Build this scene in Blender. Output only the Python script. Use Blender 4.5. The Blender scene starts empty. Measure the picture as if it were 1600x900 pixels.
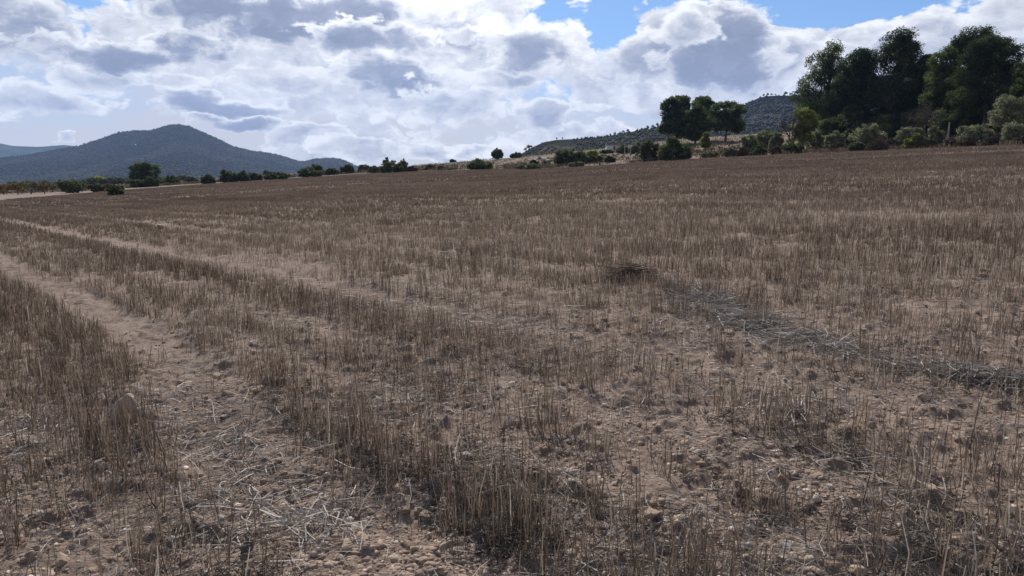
import bpy, math
import numpy as np
R = math.radians
SC = bpy.context.scene
COL = SC.collection

# ---------------------------------------------------------------- camera
W0, H0, F, CAMZ, HOR = 1600, 900, 1142.0, 1.6, 290.0
PITCH = math.atan((450 - HOR) / F)
cam = bpy.data.cameras.new('camera')
cam.sensor_width = 36
cam.lens = 36 * F / W0
cam.clip_start, cam.clip_end = 0.05, 30000
cam_o = bpy.data.objects.new('camera', cam)
cam_o.location = (0, 0, CAMZ)
cam_o.rotation_euler = (math.pi / 2 - PITCH, 0, 0)
COL.objects.link(cam_o)
SC.camera = cam_o

# ---------------------------------------------------------------- view
SC.view_settings.view_transform = 'Standard'
SC.view_settings.look = 'None'
SC.view_settings.exposure = 0.0
SC.view_settings.gamma = 1
SC.view_settings.use_curve_mapping = False
SC.cycles.max_bounces = 6
SC.cycles.diffuse_bounces = 3
SC.cycles.volume_bounces = 1
SC.cycles.transparent_max_bounces = 4
SC.cycles.use_denoising = True

SUN_AZ, SUN_EL = R(-9), R(43)          # azimuth from +Y towards +X

# ---------------------------------------------------------------- sun
sl = bpy.data.lights.new('sun', 'SUN')
sl.energy = 5.0
sl.angle = R(0.8)
sl.color = (1.0, 0.95, 0.87)
so = bpy.data.objects.new('sun', sl)
so.rotation_euler = (math.pi / 2 - SUN_EL, 0, math.pi - SUN_AZ)
so.location = (0, 0, 50)
COL.objects.link(so)


# pixel of the photograph -> direction; ground point -> pixel
def ray(px, py):
    u = (np.asarray(px, float) - W0 / 2) / F
    v = (H0 / 2 - np.asarray(py, float)) / F
    x = u
    y = math.cos(PITCH) + v * math.sin(PITCH)
    z = -math.sin(PITCH) + v * math.cos(PITCH)
    return x, y, z


def az_te(px, py):
    x, y, z = ray(px, py)
    return np.arctan2(x, y), z / np.hypot(x, y)


# ---------------------------------------------------------------- world: sky with clouds by direction
def build_world():
    w = bpy.data.worlds.new('World')
    SC.world = w
    w.use_nodes = True
    nt = w.node_tree
    nt.nodes.clear()
    N = nt.nodes.new
    L = nt.links.new

    def math_(op, a, b=None, c=None, clamp=False):
        n = N('ShaderNodeMath'); n.operation = op; n.use_clamp = clamp
        for i, v in enumerate((a, b, c)):
            if v is None: continue
            if isinstance(v, (int, float)): n.inputs[i].default_value = v
            else: L(v, n.inputs[i])
        return n.outputs[0]

    def vmath(op, a, b=None, c=None, out=0):
        n = N('ShaderNodeVectorMath'); n.operation = op
        for i, v in enumerate((a, b, c)):
            if v is None: continue
            if isinstance(v, tuple): n.inputs[i].default_value = v
            else: L(v, n.inputs[i])
        return n.outputs[out]

    def maprange(v, a, b, c, d, kind='SMOOTHSTEP'):
        n = N('ShaderNodeMapRange'); n.interpolation_type = kind
        L(v, n.inputs['Value'])
        n.inputs['From Min'].default_value = a; n.inputs['From Max'].default_value = b
        n.inputs['To Min'].default_value = c; n.inputs['To Max'].default_value = d
        return n.outputs['Result']

    def mixc(f, a, b):
        n = N('ShaderNodeMix'); n.data_type = 'RGBA'
        for sock, v in ((n.inputs[0], f), (n.inputs[6], a), (n.inputs[7], b)):
            if isinstance(v, tuple): sock.default_value = v + (1,) if len(v) == 3 else v
            elif isinstance(v, (int, float)): sock.default_value = v
            else: L(v, sock)
        return n.outputs[2]

    tc = N('ShaderNodeTexCoord')
    sep = N('ShaderNodeSeparateXYZ'); L(vmath('NORMALIZE', tc.outputs['Generated']), sep.inputs[0])
    az = math_('ARCTAN2', sep.outputs[0], sep.outputs[1])
    el = math_('ARCSINE', sep.outputs[2])
    comb = N('ShaderNodeCombineXYZ'); L(az, comb.inputs[0]); L(el, comb.inputs[1])
    ae = comb.outputs[0]                      # (azimuth, elevation, 0)

    def noise(vec, scale, detail, rough=0.55, offs=(0, 0, 0), sc=(1, 1.9, 1), dist=0.0):
        v = vmath('MULTIPLY_ADD', vec, sc, offs)
        n = N('ShaderNodeTexNoise'); n.noise_dimensions = '2D'
        L(v, n.inputs['Vector'])
        n.inputs['Scale'].default_value = scale
        n.inputs['Detail'].default_value = detail
        n.inputs['Roughness'].default_value = rough
        n.inputs['Distortion'].default_value = dist
        return n.outputs['Fac']

    # warp the lookup of the large cloud bodies so they do not read as ellipses
    def warp(vec, scale, amt, o):
        a = noise(vec, scale, 4, 0.55, (o, 1.7, 0))
        b = noise(vec, scale, 4, 0.55, (o + 5.1, 9.3, 0))
        c = N('ShaderNodeCombineXYZ')
        L(math_('MULTIPLY_ADD', a, amt, -amt / 2), c.inputs[0])
        L(math_('MULTIPLY_ADD', b, amt * 0.6, -amt * 0.3), c.inputs[1])
        return vmath('ADD', vec, c.outputs[0])
    wv = warp(ae, 9.0, 0.10, 2.0)

    # cloud bodies: (x, y, half width, half height in the photograph's degrees-per-pixel, amount)
    def field(vec, blobs, base):
        tot = None
        for (px, py, rx, ry, amp) in blobs:
            a, te = az_te(px, py)
            e = math.atan(te)
            ax, ey = rx / F, ry / F
            v = vmath('MULTIPLY_ADD', vec, (1 / ax, 1 / ey, 0), (-float(a) / ax, -e / ey, 0))
            ln = vmath('LENGTH', v, out=1)
            m = maprange(ln, 0, 1, amp, 0)
            tot = m if tot is None else math_('ADD', tot, m)
        return math_('ADD', tot, base)

    cov = field(wv, BLOBS_CLOUD, 0.10)

    def billow(vec, scale, o):
        v = N('ShaderNodeTexVoronoi'); v.voronoi_dimensions = '2D'; v.feature = 'F1'
        L(vmath('MULTIPLY_ADD', vec, (1, 1.45, 1), (o, o * .37, 0)), v.inputs['Vector'])
        v.inputs['Scale'].default_value = scale
        v.inputs['Detail'].default_value = 3.0
        v.inputs['Roughness'].default_value = 0.55
        v.inputs['Lacunarity'].default_value = 2.3
        return v.outputs['Distance']

    bw = warp(ae, 26.0, 0.045, 7.0)
    def relief(off):
        """height of the cloud surface, and the same a little nearer the sun when off is set"""
        p, q = (ae, bw) if off is None else (vmath('ADD', ae, off), vmath('ADD', bw, off))
        f = noise(p, 7.0, 8, 0.50, (3.0, 0.5, 0))
        return math_('MULTIPLY_ADD', f, 1.25, math_('MULTIPLY', billow(q, 14.0, 0.3), -0.42)), f
    rel, fine = relief(None)
    rel2, _ = relief((-0.004, 0.011, 0))
    grad = math_('SUBTRACT', rel2, rel)         # > 0: more cloud towards the sun, so shaded here
    nz = math_('ADD', rel, -0.42)
    dens = math_('ADD', cov, nz)

    alpha = maprange(dens, 0.0, 0.20, 0, 1)
    big = noise(wv, 7.0, 5, 0.5, (11.0, 4.5, 0))
    # tone: 0 thin and bright ... 1 thick and grey
    tone = math_('MULTIPLY_ADD', nz, 0.45, math_('MULTIPLY_ADD', big, 1.1, -0.42))
    tone = math_('MULTIPLY_ADD', grad, 1.4, math_('ADD', tone, maprange(dens, 0.0, 0.38, -0.28, 0.0)))
    # single clouds, back to front: (x, y, half width, half height, how grey its body is)
    for (px, py, rx, ry, dark) in SINGLE_CLOUDS:
        a, te = az_te(px, py); e = math.atan(te); ax, ey = rx * 1.15 / F, ry * 1.15 / F
        v = vmath('MULTIPLY_ADD', wv, (1 / ax, 1 / ey, 0), (-float(a) / ax, -float(e) / ey, 0))
        sp = N('ShaderNodeSeparateXYZ'); L(v, sp.inputs[0])
        d = math_('MULTIPLY_ADD', nz, 0.95, math_('SUBTRACT', 0.82, vmath('LENGTH', v, out=1)))
        al = maprange(d, 0.0, 0.20, 0, 1)
        t = maprange(d, 0.02, 0.50, -0.30, dark * 1.05 + 0.02)
        t = math_('MULTIPLY_ADD', sp.outputs[1], -0.24 * (0.45 + dark), t)
        t = math_('MULTIPLY_ADD', grad, 1.5 - .5 * dark, t)
        t = math_('MULTIPLY_ADD', nz, .16, t)
        n = N('ShaderNodeMix'); n.data_type = 'FLOAT'
        L(al, n.inputs[0]); L(tone, n.inputs[2]); L(t, n.inputs[3]); tone = n.outputs[0]
        alpha = math_('MAXIMUM', alpha, al)
    sunv = (math.sin(SUN_AZ) * math.cos(SUN_EL), math.cos(SUN_AZ) * math.cos(SUN_EL), math.sin(SUN_EL))
    dotp = vmath('DOT_PRODUCT', vmath('NORMALIZE', tc.outputs['Generated']), sunv, out=1)
    glow = maprange(dotp, 0.80, 0.95, 0.0, 1.0)
    shade = maprange(math_('MULTIPLY_ADD', glow, -0.22, tone), -0.32, 1.12, 0, 1, 'LINEAR')
    ramp = N('ShaderNodeValToRGB'); L(shade, ramp.inputs[0])
    cr = ramp.color_ramp
    cr.elements[0].position = 0.0; cr.elements[0].color = (1.14, 1.13, 1.09, 1)
    cr.elements[1].position = 1.0; cr.elements[1].color = (0.245, 0.262, 0.335, 1)
    for p, c in ((0.20, (0.87, 0.87, 0.87)), (0.38, (0.68, 0.69, 0.715)), (0.58, (0.455, 0.475, 0.54)), (0.78, (0.32, 0.345, 0.43))):
        e_ = cr.elements.new(p); e_.color = c + (1,)
    cloud = ramp.outputs[0]

    # brighter round the sun, thin milky veil low down
    gain = math_('MULTIPLY_ADD', glow, 0.55, 1.02)
    back = maprange(sep.outputs[1], -0.2, 0.55, 0.50, 1.0)          # unseen clouds at the back dimmed to set the foreground fill
    high = maprange(sep.outputs[2], 0.28, 0.65, 1.0, 0.45)  # unseen overhead clouds dimmed to lower the ambient light
    gain = math_('MULTIPLY', gain, math_('MULTIPLY', back, high))
    sc_ = N('ShaderNodeVectorMath'); sc_.operation = 'SCALE'; L(cloud, sc_.inputs[0]); L(math_('MULTIPLY', gain, 10.0), sc_.inputs['Scale'])
    cloudc = sc_.outputs[0]

    sky = N('ShaderNodeTexSky'); sky.sky_type = 'NISHITA'; sky.sun_disc = False
    sky.sun_elevation = SUN_EL; sky.sun_rotation = SUN_AZ
    sky.altitude = 600; sky.air_density = 1.0; sky.dust_density = 0.6; sky.ozone_density = 1.5
    skyc = vmath('MULTIPLY', sky.outputs[0], SKY_TINT)
    veil = field(wv, BLOBS_VEIL, 0.0)
    veil = math_('MULTIPLY', veil, math_('MULTIPLY_ADD', noise(ae, 5, 5, 0.5, (1, 8, 0), (1, 5, 1)), 1.3, 0.3), clamp=True)
    skyv = mixc(veil, skyc, (7.4, 7.2, 7.0, 1))
    lowband = maprange(el, -0.02, 0.16, 0.85, 0.0)
    skyv = mixc(lowband, skyv, (8.3, 7.9, 7.5, 1))
    alpha = math_('MAXIMUM', alpha, maprange(sep.outputs[1], -0.1, -0.5, 0.0, 0.65))   # unseen cloud cover added behind the viewer for neutral fill
    final = mixc(alpha, skyv, cloudc)
    bg = N('ShaderNodeBackground'); L(final, bg.inputs[0]); bg.inputs[1].default_value = 0.1
    out = N('ShaderNodeOutputWorld'); L(bg.outputs[0], out.inputs[0])
    w.cycles.sampling_method = 'NONE'


SKY_TINT = (0.62, 0.86, 1.12)
BLOBS_CLOUD = [
    (560, 90, 900, 130, .8), (1150, 90, 230, 120, .6), (1450, 60, 260, 60, .6), (640, 225, 300, 40, .35), (900, 225, 200, 45, .5),
    (1310, 5, 260, 40, -.75), (955, 55, 50, 80, -1.1), (130, 165, 260, 32, -.8), (200, 205, 420, 22, -.6), (1590, 66, 30, 22, -.5),
]
BLOBS_VEIL = [(250, 200, 620, 130, 1.1), (800, 220, 700, 110, 1.0), (1400, 160, 400, 90, .6)]
SINGLE_CLOUDS = [
    (500, 212, 75, 20, .25), (600, 236, 120, 22, .22), (672, 236, 90, 24, .35), (742, 228, 60, 18, .5), (40, 226, 60, 12, .1), (98, 205, 26, 8, .1),
    (960, 212, 150, 32, .35), (860, 180, 100, 36, .55), (30, 150, 75, 32, .32), (150, 120, 95, 34, .25), (300, 132, 80, 32, .3),
    (345, 166, 120, 24, .8), (372, 192, 75, 15, .8), (430, 115, 130, 40, .35), (595, 122, 130, 48, .85), (700, 165, 130, 45, .3), (800, 125, 120, 40, .5),
    (690, 50, 140, 60, .3), (830, 75, 105, 60, .8), (790, 15, 110, 40, .3), (50, 50, 150, 60, .75), (215, 80, 215, 46, 1.1), (330, 12, 210, 48, .75),
    (470, 28, 300, 56, 1.05), (585, 64, 140, 34, .85), (1460, 58, 200, 40, .28), (1335, 52, 55, 24, .2), (1580, 12, 80, 36, .3), (1238, 85, 75, 55, .5),
    (1010, 100, 120, 70, .6), (1130, 72, 145, 95, 1.0), (1075, 45, 65, 42, .3),
]
build_world()

# ---------------------------------------------------------------- numeric helpers
def _hash(ix, iy, seed):
    h = (ix.astype(np.int64) * 374761393 + iy.astype(np.int64) * 668265263 + seed * 1442695041) & 0x7fffffff
    h = ((h ^ (h >> 13)) * 1274126177) & 0x7fffffff
    h = (h ^ (h >> 16)) & 0x7fffffff
    return h / float(0x7fffffff)


def vnoise(x, y, seed=0):
    x = np.asarray(x, float); y = np.asarray(y, float)
    ix = np.floor(x); iy = np.floor(y)
    fx = x - ix; fy = y - iy
    fx = fx * fx * (3 - 2 * fx); fy = fy * fy * (3 - 2 * fy)
    ix = ix.astype(np.int64); iy = iy.astype(np.int64)
    a = _hash(ix, iy, seed); b = _hash(ix + 1, iy, seed)
    c = _hash(ix, iy + 1, seed); d = _hash(ix + 1, iy + 1, seed)
    return (a + (b - a) * fx) * (1 - fy) + (c + (d - c) * fx) * fy


def fbm(x, y, octv=4, seed=0, gain=0.5):
    t = 0; amp = 1; s = 0
    for k in range(octv):
        t = t + amp * vnoise(x * 2 ** k + 17.3 * k, y * 2 ** k - 9.1 * k, seed + k)
        s += amp; amp *= gain
    return t / s                      # 0..1


def sstep(a, b, x):
    t = np.clip((x - a) / (b - a), 0, 1)
    return t * t * (3 - 2 * t)


# ---------------------------------------------------------------- terrain
PA, PB = 0.056, 0.037
_edge = np.array([(-500, 312, 120), (-200, 309, 130), (0, 304, 138), (130, 299, 146), (200, 294, 150), (300, 287.5, 158), (450, 278, 165),
                  (560, 271, 160), (640, 267.5, 150), (740, 265, 132), (830, 264, 118), (900, 261, 110), (1000, 254, 108), (1050, 250, 106),
                  (1150, 245, 102), (1300, 238, 97), (1450, 232, 90), (1600, 226, 82), (1800, 219, 78), (2200, 210, 74)])
_sky2 = np.array([(-500, 300, 260), (0, 296, 270), (200, 287, 290), (300, 281.5, 300), (450, 271, 290), (560, 266.5, 260), (640, 260, 240),
                  (700, 254, 220), (780, 248, 205), (830, 243.5, 190), (880, 238, 180), (950, 231, 172), (1000, 225, 168), (1060, 217, 165), (1160, 210, 162),
                  (1260, 204, 158), (1400, 196, 150), (1600, 186, 140), (1900, 182, 130), (2200, 182, 130)])
_AZ = np.linspace(-1.1, 1.1, 900)


def _tab(pix):
    az, te = az_te(pix[:, 0], pix[:, 1])
    D = np.interp(_AZ, az, pix[:, 2]); T = np.interp(_AZ, az, te)
    k = np.exp(-np.linspace(-2, 2, 15) ** 2); k /= k.sum()
    D = np.convolve(np.pad(D, 7, 'edge'), k, 'valid'); T = np.convolve(np.pad(T, 7, 'edge'), k, 'valid')
    return D, T


_ED, _ET = _tab(_edge)
_SD, _ST = _tab(_sky2)
_EC = CAMZ + _ED * _ET - (PA * np.sin(_AZ) + PB * np.cos(_AZ)) * _ED
RU = np.array([-0.656, 0.755]); RN = np.array([0.755, 0.656])   # along / across the drill rows
TRACKS = [(1.8, .40), (4.6, .34), (7.35, .26), (10.1, .24), (12.9, .2), (18.4, .25), (23.9, .25), (29.4, .3), (40.4, .3), (51, .35)]


def edge_r(az):
    return np.interp(az, _AZ, _ED)


def track_mask(x, y):
    s = x * RN[0] + y * RN[1]
    l = x * RU[0] + y * RU[1]
    s = s + (fbm(l / 2.2, s / 5, 3, 71) - .5) * .30
    m = np.zeros_like(s)
    for k, (c, w) in enumerate(TRACKS):
        if k == 0:                                   # the near wheel track widens towards the camera
            f = sstep(3, 8, l); c = 1.42 + .54 * f; w = .39 - .09 * f
        m = np.maximum(m, 1 - sstep(w * .72, w * 1.25, np.abs(s - c)))
    return m


def height(x, y, micro=True):
    x = np.asarray(x, float); y = np.asarray(y, float)
    az = np.arctan2(x, y); r = np.hypot(x, y) + 1e-6
    E = np.interp(az, _AZ, _ED); C = np.interp(az, _AZ, _EC)
    te = np.interp(az, _AZ, _ET); D2 = np.interp(az, _AZ, _SD); t2 = np.interp(az, _AZ, _ST)
    q = np.minimum(r / E, 1)
    back = sstep(1.75, 1.2, np.abs(az))
    zf = PA * x * back + PB * y * np.where(y < 0, .3, 1) + C * q * q * back
    zf = zf + (fbm(x / 9, y / 9, 3, 5) - .5) * .16 * sstep(2, 14, r) * (1 - q ** 3)
    t = np.clip((r - E) / (D2 - E), 0, 1)
    tt = te + (t2 - te) * t ** .85
    zv = CAMZ + r * tt
    zv = np.where(r > D2, CAMZ + D2 * t2 - (r - D2) * np.where(az < -.2, .012, -.0) - np.maximum(0, r - D2) * .02, zv)
    zv = np.maximum(zv, -14)
    rough = (fbm(x / 3.3, y / 3.3, 4, 33) - .5) * .55 * sstep(0, 10, r - E) * (1 - sstep(-40, 0, r - D2))
    z = np.where(r > E, zv + rough, zf)
    if micro:
        near = 1 - sstep(18, 60, r)
        m = track_mask(x, y)
        z = z - .025 * m * near
        z = z + (fbm(x / .45, y / .45, 3, 11) - .5) * .10 * near
        n2 = fbm(x / .10, y / .10, 3, 12)
        clod = np.clip(n2 - .5, 0, 1) ** 1.0
        z = z + clod * .13 * near * (1 - .15 * m)
        z = z + (np.abs(fbm(x / .055, y / .055, 2, 14) - .5)) * -.03 * (1 - sstep(8, 20, r))
        z = z + (vnoise(x / .028, y / .028, 13) - .5) * .012 * (1 - sstep(6, 16, r))
    return z


_RS = np.concatenate([np.arange(1.5, 40, .05), np.arange(40, 600, .25)])


def ground_at(px, py):
    """first point where the line of sight through this spot of the photograph meets the ground"""
    az, te = az_te(px, py)
    zz = height(_RS * math.sin(az), _RS * math.cos(az), False)
    tt = (zz - CAMZ) / _RS
    i = np.nonzero(tt >= te)[0]
    r = _RS[i[0]] if len(i) else float(np.interp(az, _AZ, _SD))
    return r * math.sin(az), r * math.cos(az)


def mesh_np(name, verts, faces, mat=None, parent=None, attrs=None, smooth=False, loc=None, tris=None):
    """faces: (n,k) int array; attrs: {name: per-vertex float or (n,3) colour}"""
    me = bpy.data.meshes.new(name)
    verts = np.ascontiguousarray(verts, dtype=np.float32)
    me.vertices.add(len(verts)); me.vertices.foreach_set('co', verts.ravel())
    fl = [np.asarray(f) for f in (faces if isinstance(faces, list) else [faces]) if len(f)]
    idx = np.concatenate([f.ravel() for f in fl]).astype(np.int32)
    cnt = np.concatenate([np.full(len(f), f.shape[1]) for f in fl]).astype(np.int32)
    st = np.concatenate([[0], np.cumsum(cnt)[:-1]]).astype(np.int32)
    me.loops.add(len(idx)); me.loops.foreach_set('vertex_index', idx)
    me.polygons.add(len(cnt)); me.polygons.foreach_set('loop_start', st); me.polygons.foreach_set('loop_total', cnt)
    if smooth: me.polygons.foreach_set('use_smooth', np.ones(len(cnt), bool))
    me.update(calc_edges=True)
    for k, v in (attrs or {}).items():
        v = np.asarray(v, dtype=np.float32)
        a = me.attributes.new(k, 'FLOAT', 'POINT'); a.data.foreach_set('value', v)
    if mat: me.materials.append(mat)
    o = bpy.data.objects.new(name, me)
    COL.objects.link(o)
    if parent: o.parent = parent
    if loc is not None: o.location = loc
    return o


def tag(o, label=None, cat=None, group=None, kind=None):
    if label: o['label'] = label
    if cat: o['category'] = cat
    if group: o['group'] = group
    if kind: o['kind'] = kind
    return o


def empty(name, loc):
    o = bpy.data.objects.new(name, None); o.location = loc; o.empty_display_size = .2
    COL.objects.link(o); return o


# ---------------------------------------------------------------- materials
def new_mat(name):
    m = bpy.data.materials.new(name); m.use_nodes = True
    nt = m.node_tree
    b = nt.nodes['Principled BSDF']
    b.inputs['Roughness'].default_value = .85
    b.inputs['Specular IOR Level'].default_value = .2
    return m, nt, b


def ramp_node(nt, stops, fac):
    r = nt.nodes.new('ShaderNodeValToRGB'); nt.links.new(fac, r.inputs[0])
    els = r.color_ramp.elements
    els[0].position, els[0].color = stops[0][0], stops[0][1] + (1,)
    els[1].position, els[1].color = stops[-1][0], stops[-1][1] + (1,)
    for p, c in stops[1:-1]:
        e = els.new(p); e.color = c + (1,)
    return r.outputs[0]


def attr_node(nt, name):
    a = nt.nodes.new('ShaderNodeAttribute'); a.attribute_name = name
    return a.outputs['Fac']


def tone_mat(name, stops, transl=0.0, rough=.8, spec=.2):
    m, nt, b = new_mat(name)
    c = ramp_node(nt, stops, attr_node(nt, 'tone'))
    nt.links.new(c, b.inputs['Base Color'])
    b.inputs['Roughness'].default_value = rough
    b.inputs['Specular IOR Level'].default_value = spec
    if transl:
        t = nt.nodes.new('ShaderNodeBsdfTranslucent'); nt.links.new(c, t.inputs[0])
        mx = nt.nodes.new('ShaderNodeMixShader'); mx.inputs[0].default_value = transl
        nt.links.new(b.outputs[0], mx.inputs[1]); nt.links.new(t.outputs[0], mx.inputs[2])
        nt.links.new(mx.outputs[0], nt.nodes['Material Output'].inputs[0])
    return m


def noise_node(nt, vec, scale, detail=5, rough=.55):
    n = nt.nodes.new('ShaderNodeTexNoise'); nt.links.new(vec, n.inputs['Vector'])
    n.inputs['Scale'].default_value = scale; n.inputs['Detail'].default_value = detail; n.inputs['Roughness'].default_value = rough
    return n.outputs['Fac']


def mix_node(nt, f, a, b):
    n = nt.nodes.new('ShaderNodeMix'); n.data_type = 'RGBA'
    for sock, v in ((n.inputs[0], f), (n.inputs[6], a), (n.inputs[7], b)):
        if isinstance(v, tuple): sock.default_value = v + (1,)
        elif isinstance(v, (int, float)): sock.default_value = v
        else: nt.links.new(v, sock)
    return n.outputs[2]


def ground_mat():
    m, nt, b = new_mat('soil')
    geo = nt.nodes.new('ShaderNodeNewGeometry'); P = geo.outputs['Position']
    a = ramp_node(nt, [(.28, (.165, .115, .088)), (.5, (.27, .195, .147)), (.75, (.35, .265, .205))], noise_node(nt, P, 3.0, 8, .62))
    s = ramp_node(nt, [(.35, (.15, .107, .082)), (.62, (.33, .255, .202))], noise_node(nt, P, 38, 6, .6))
    c = mix_node(nt, .45, a, s)
    lg = ramp_node(nt, [(.3, (.20, .148, .115)), (.7, (.33, .25, .195))], noise_node(nt, P, .12, 4, .5))
    c = mix_node(nt, .3, c, lg)
    v = ramp_node(nt, [(.3, (.11, .085, .058)), (.5, (.20, .15, .105)), (.72, (.31, .24, .175))], noise_node(nt, P, .45, 7, .62))
    c = mix_node(nt, attr_node(nt, 'verge'), c, v)
    nt.links.new(c, b.inputs['Base Color'])
    b.inputs['Roughness'].default_value = .95
    b.inputs['Specular IOR Level'].default_value = .1
    bp = nt.nodes.new('ShaderNodeBump'); bp.inputs['Strength'].default_value = .8; bp.inputs['Distance'].default_value = .012
    nt.links.new(noise_node(nt, P, 60, 7, .65), bp.inputs['Height'])
    nt.links.new(bp.outputs[0], b.inputs['Normal'])
    return m


def hill_mat(name, lo, hi, bare, scale, bare_lo=.55, bare_hi=.7):
    m, nt, b = new_mat(name)
    geo = nt.nodes.new('ShaderNodeNewGeometry'); P = geo.outputs['Position']
    c = ramp_node(nt, [(.35, lo), (.65, hi)], noise_node(nt, P, scale, 8, .65))
    bm = nt.nodes.new('ShaderNodeMapRange'); nt.links.new(noise_node(nt, P, scale * .35, 7, .65), bm.inputs[0])
    bm.inputs[1].default_value = bare_lo; bm.inputs[2].default_value = bare_hi
    c = mix_node(nt, bm.outputs[0], c, bare)
    nt.links.new(c, b.inputs['Base Color'])
    b.inputs['Roughness'].default_value = 1; b.inputs['Specular IOR Level'].default_value = 0
    return m


M = {}
M['soil'] = ground_mat()
M['stubble'] = tone_mat('dry_stubble', [(0, (.072, .051, .036)), (.35, (.185, .135, .098)), (.7, (.325, .25, .188)), (.9, (.51, .43, .345)), (1, (.70, .65, .57))], .30, .6, .3)
M['straw'] = tone_mat('weathered_straw', [(0, (.13, .105, .085)), (.4, (.29, .25, .21)), (.8, (.46, .415, .365)), (1, (.64, .60, .55))], .1, .6, .3)
M['litter'] = tone_mat('dark_litter', [(0, (.075, .065, .055)), (1, (.20, .17, .14))], .1)
M['pine'] = tone_mat('pine_needles', [(0, (.022, .038, .016)), (.45, (.075, .11, .036)), (1, (.23, .27, .075))], .45)
M['pine_dark'] = tone_mat('dark_pine_needles', [(0, (.016, .028, .014)), (.55, (.05, .076, .028)), (1, (.14, .165, .045))], .38)
M['pine_yellow'] = tone_mat('yellowish_needles', [(0, (.09, .11, .025)), (.5, (.20, .22, .055)), (1, (.36, .38, .09))], .45)
M['olive'] = tone_mat('olive_leaves', [(0, (.10, .11, .06)), (.5, (.25, .26, .145)), (1, (.42, .42, .26))], .4)
M['bush'] = tone_mat('bush_leaves', [(0, (.035, .050, .020)), (.5, (.105, .125, .050)), (1, (.26, .28, .11))], .4)
M['grey_shrub'] = tone_mat('grey_green_leaves', [(0, (.09, .095, .055)), (1, (.33, .33, .19))], .35)
M['brown_shrub'] = tone_mat('dry_brown_twigs', [(0, (.07, .05, .038)), (1, (.22, .16, .11))], .1)
M['red_shrub'] = tone_mat('reddish_leaves', [(0, (.10, .04, .03)), (1, (.24, .11, .07))], .15)
M['yellow'] = tone_mat('yellow_green_leaves', [(0, (.24, .26, .05)), (1, (.52, .52, .13))], .45)
M['dry_grass'] = tone_mat('dry_grass_blades', [(0, (.085, .062, .042)), (.5, (.175, .130, .085)), (1, (.31, .245, .165))], .2)
M['autumn'] = tone_mat('autumn_leaves', [(0, (.12, .065, .035)), (.5, (.26, .16, .07)), (1, (.40, .30, .11))], .35)
M['scrub'] = tone_mat('mixed_scrub', [(0, (.05, .035, .025)), (.4, (.12, .09, .06)), (.6, (.10, .115, .055)), (1, (.24, .24, .12))], .25)
M['bark'] = tone_mat('bark', [(0, (.07, .055, .045)), (1, (.15, .12, .10))])
M['forest'] = tone_mat('forest_canopy', [(0, (.009, .015, .010)), (.6, (.014, .021, .013)), (1, (.021, .028, .017))])  # cloud shadow is put into this colour: darker than sunlit canopy


def stone_mat(name, a, b_):
    m, nt, b = new_mat(name)
    tcn = nt.nodes.new('ShaderNodeTexCoord')
    oi = nt.nodes.new('ShaderNodeObjectInfo')
    ad = nt.nodes.new('ShaderNodeVectorMath'); ad.operation = 'ADD'
    nt.links.new(tcn.outputs['Object'], ad.inputs[0]); nt.links.new(oi.outputs['Location'], ad.inputs[1])
    c = ramp_node(nt, [(.3, a), (.7, b_)], noise_node(nt, ad.outputs[0], 1.6, 7, .65))
    nt.links.new(c, b.inputs['Base Color'])
    bp = nt.nodes.new('ShaderNodeBump'); bp.inputs['Strength'].default_value = .5; bp.inputs['Distance'].default_value = .1
    nt.links.new(noise_node(nt, ad.outputs[0], 7, 6, .6), bp.inputs['Height']); nt.links.new(bp.outputs[0], b.inputs['Normal'])
    return m


M['stone_tan'] = stone_mat('tan_stone', (.42, .29, .195), (.60, .455, .335))
M['stone_pale'] = stone_mat('pale_stone', (.48, .41, .335), (.66, .585, .50))
M['stone_dark'] = stone_mat('dark_stone', (.11, .10, .095), (.22, .20, .19))
M['gravel'] = tone_mat('gravel', [(0, (.23, .155, .108)), (.5, (.35, .255, .19)), (.85, (.50, .39, .305)), (1, (.66, .58, .50))])


# ---------------------------------------------------------------- ground sheet
def build_ground():
    fine = np.arange(R(-50), R(50), R(.125))
    coarse = np.arange(R(50), R(310), R(2.5))
    th = np.concatenate([fine, coarse]); nc = len(th)
    r = [0.35]
    while r[-1] < 6000:
        q = r[-1]
        k = .12 if q < 2 else (.0032 if q < 9 else (.0055 if q < 30 else (.010 if q < 60 else (.012 if q < 320 else .06))))
        r.append(q * (1 + k))
    r = np.array(r); nr = len(r)
    rr, tt = np.meshgrid(r, th, indexing='ij')
    x = rr * np.sin(tt); y = rr * np.cos(tt)
    x = x.ravel(); y = y.ravel()
    z = height(x, y)
    v = np.column_stack([x, y, z])
    v = np.vstack([v, [0, 0, float(height(np.array([0.]), np.array([.01]))[0])]])
    i = np.arange(nr - 1)[:, None] * nc; j = np.arange(nc)[None, :]; j2 = (j + 1) % nc
    q = np.stack([i + j, i + j2, i + nc + j2, i + nc + j], -1).reshape(-1, 4)[:, ::-1]
    jj = np.arange(nc)
    tri = np.column_stack([np.full(nc, len(v) - 1), (jj + 1) % nc, jj])
    az = np.arctan2(x, y); rad = np.hypot(x, y)
    verge = sstep(-1.0, 2.5, rad - edge_r(az)) * .85
    verge = np.append(verge, 0)
    o = mesh_np('ground', v, [q, tri], M['soil'], attrs={'verge': verge}, smooth=True)
    tag(o, kind='structure')


build_ground()


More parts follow.
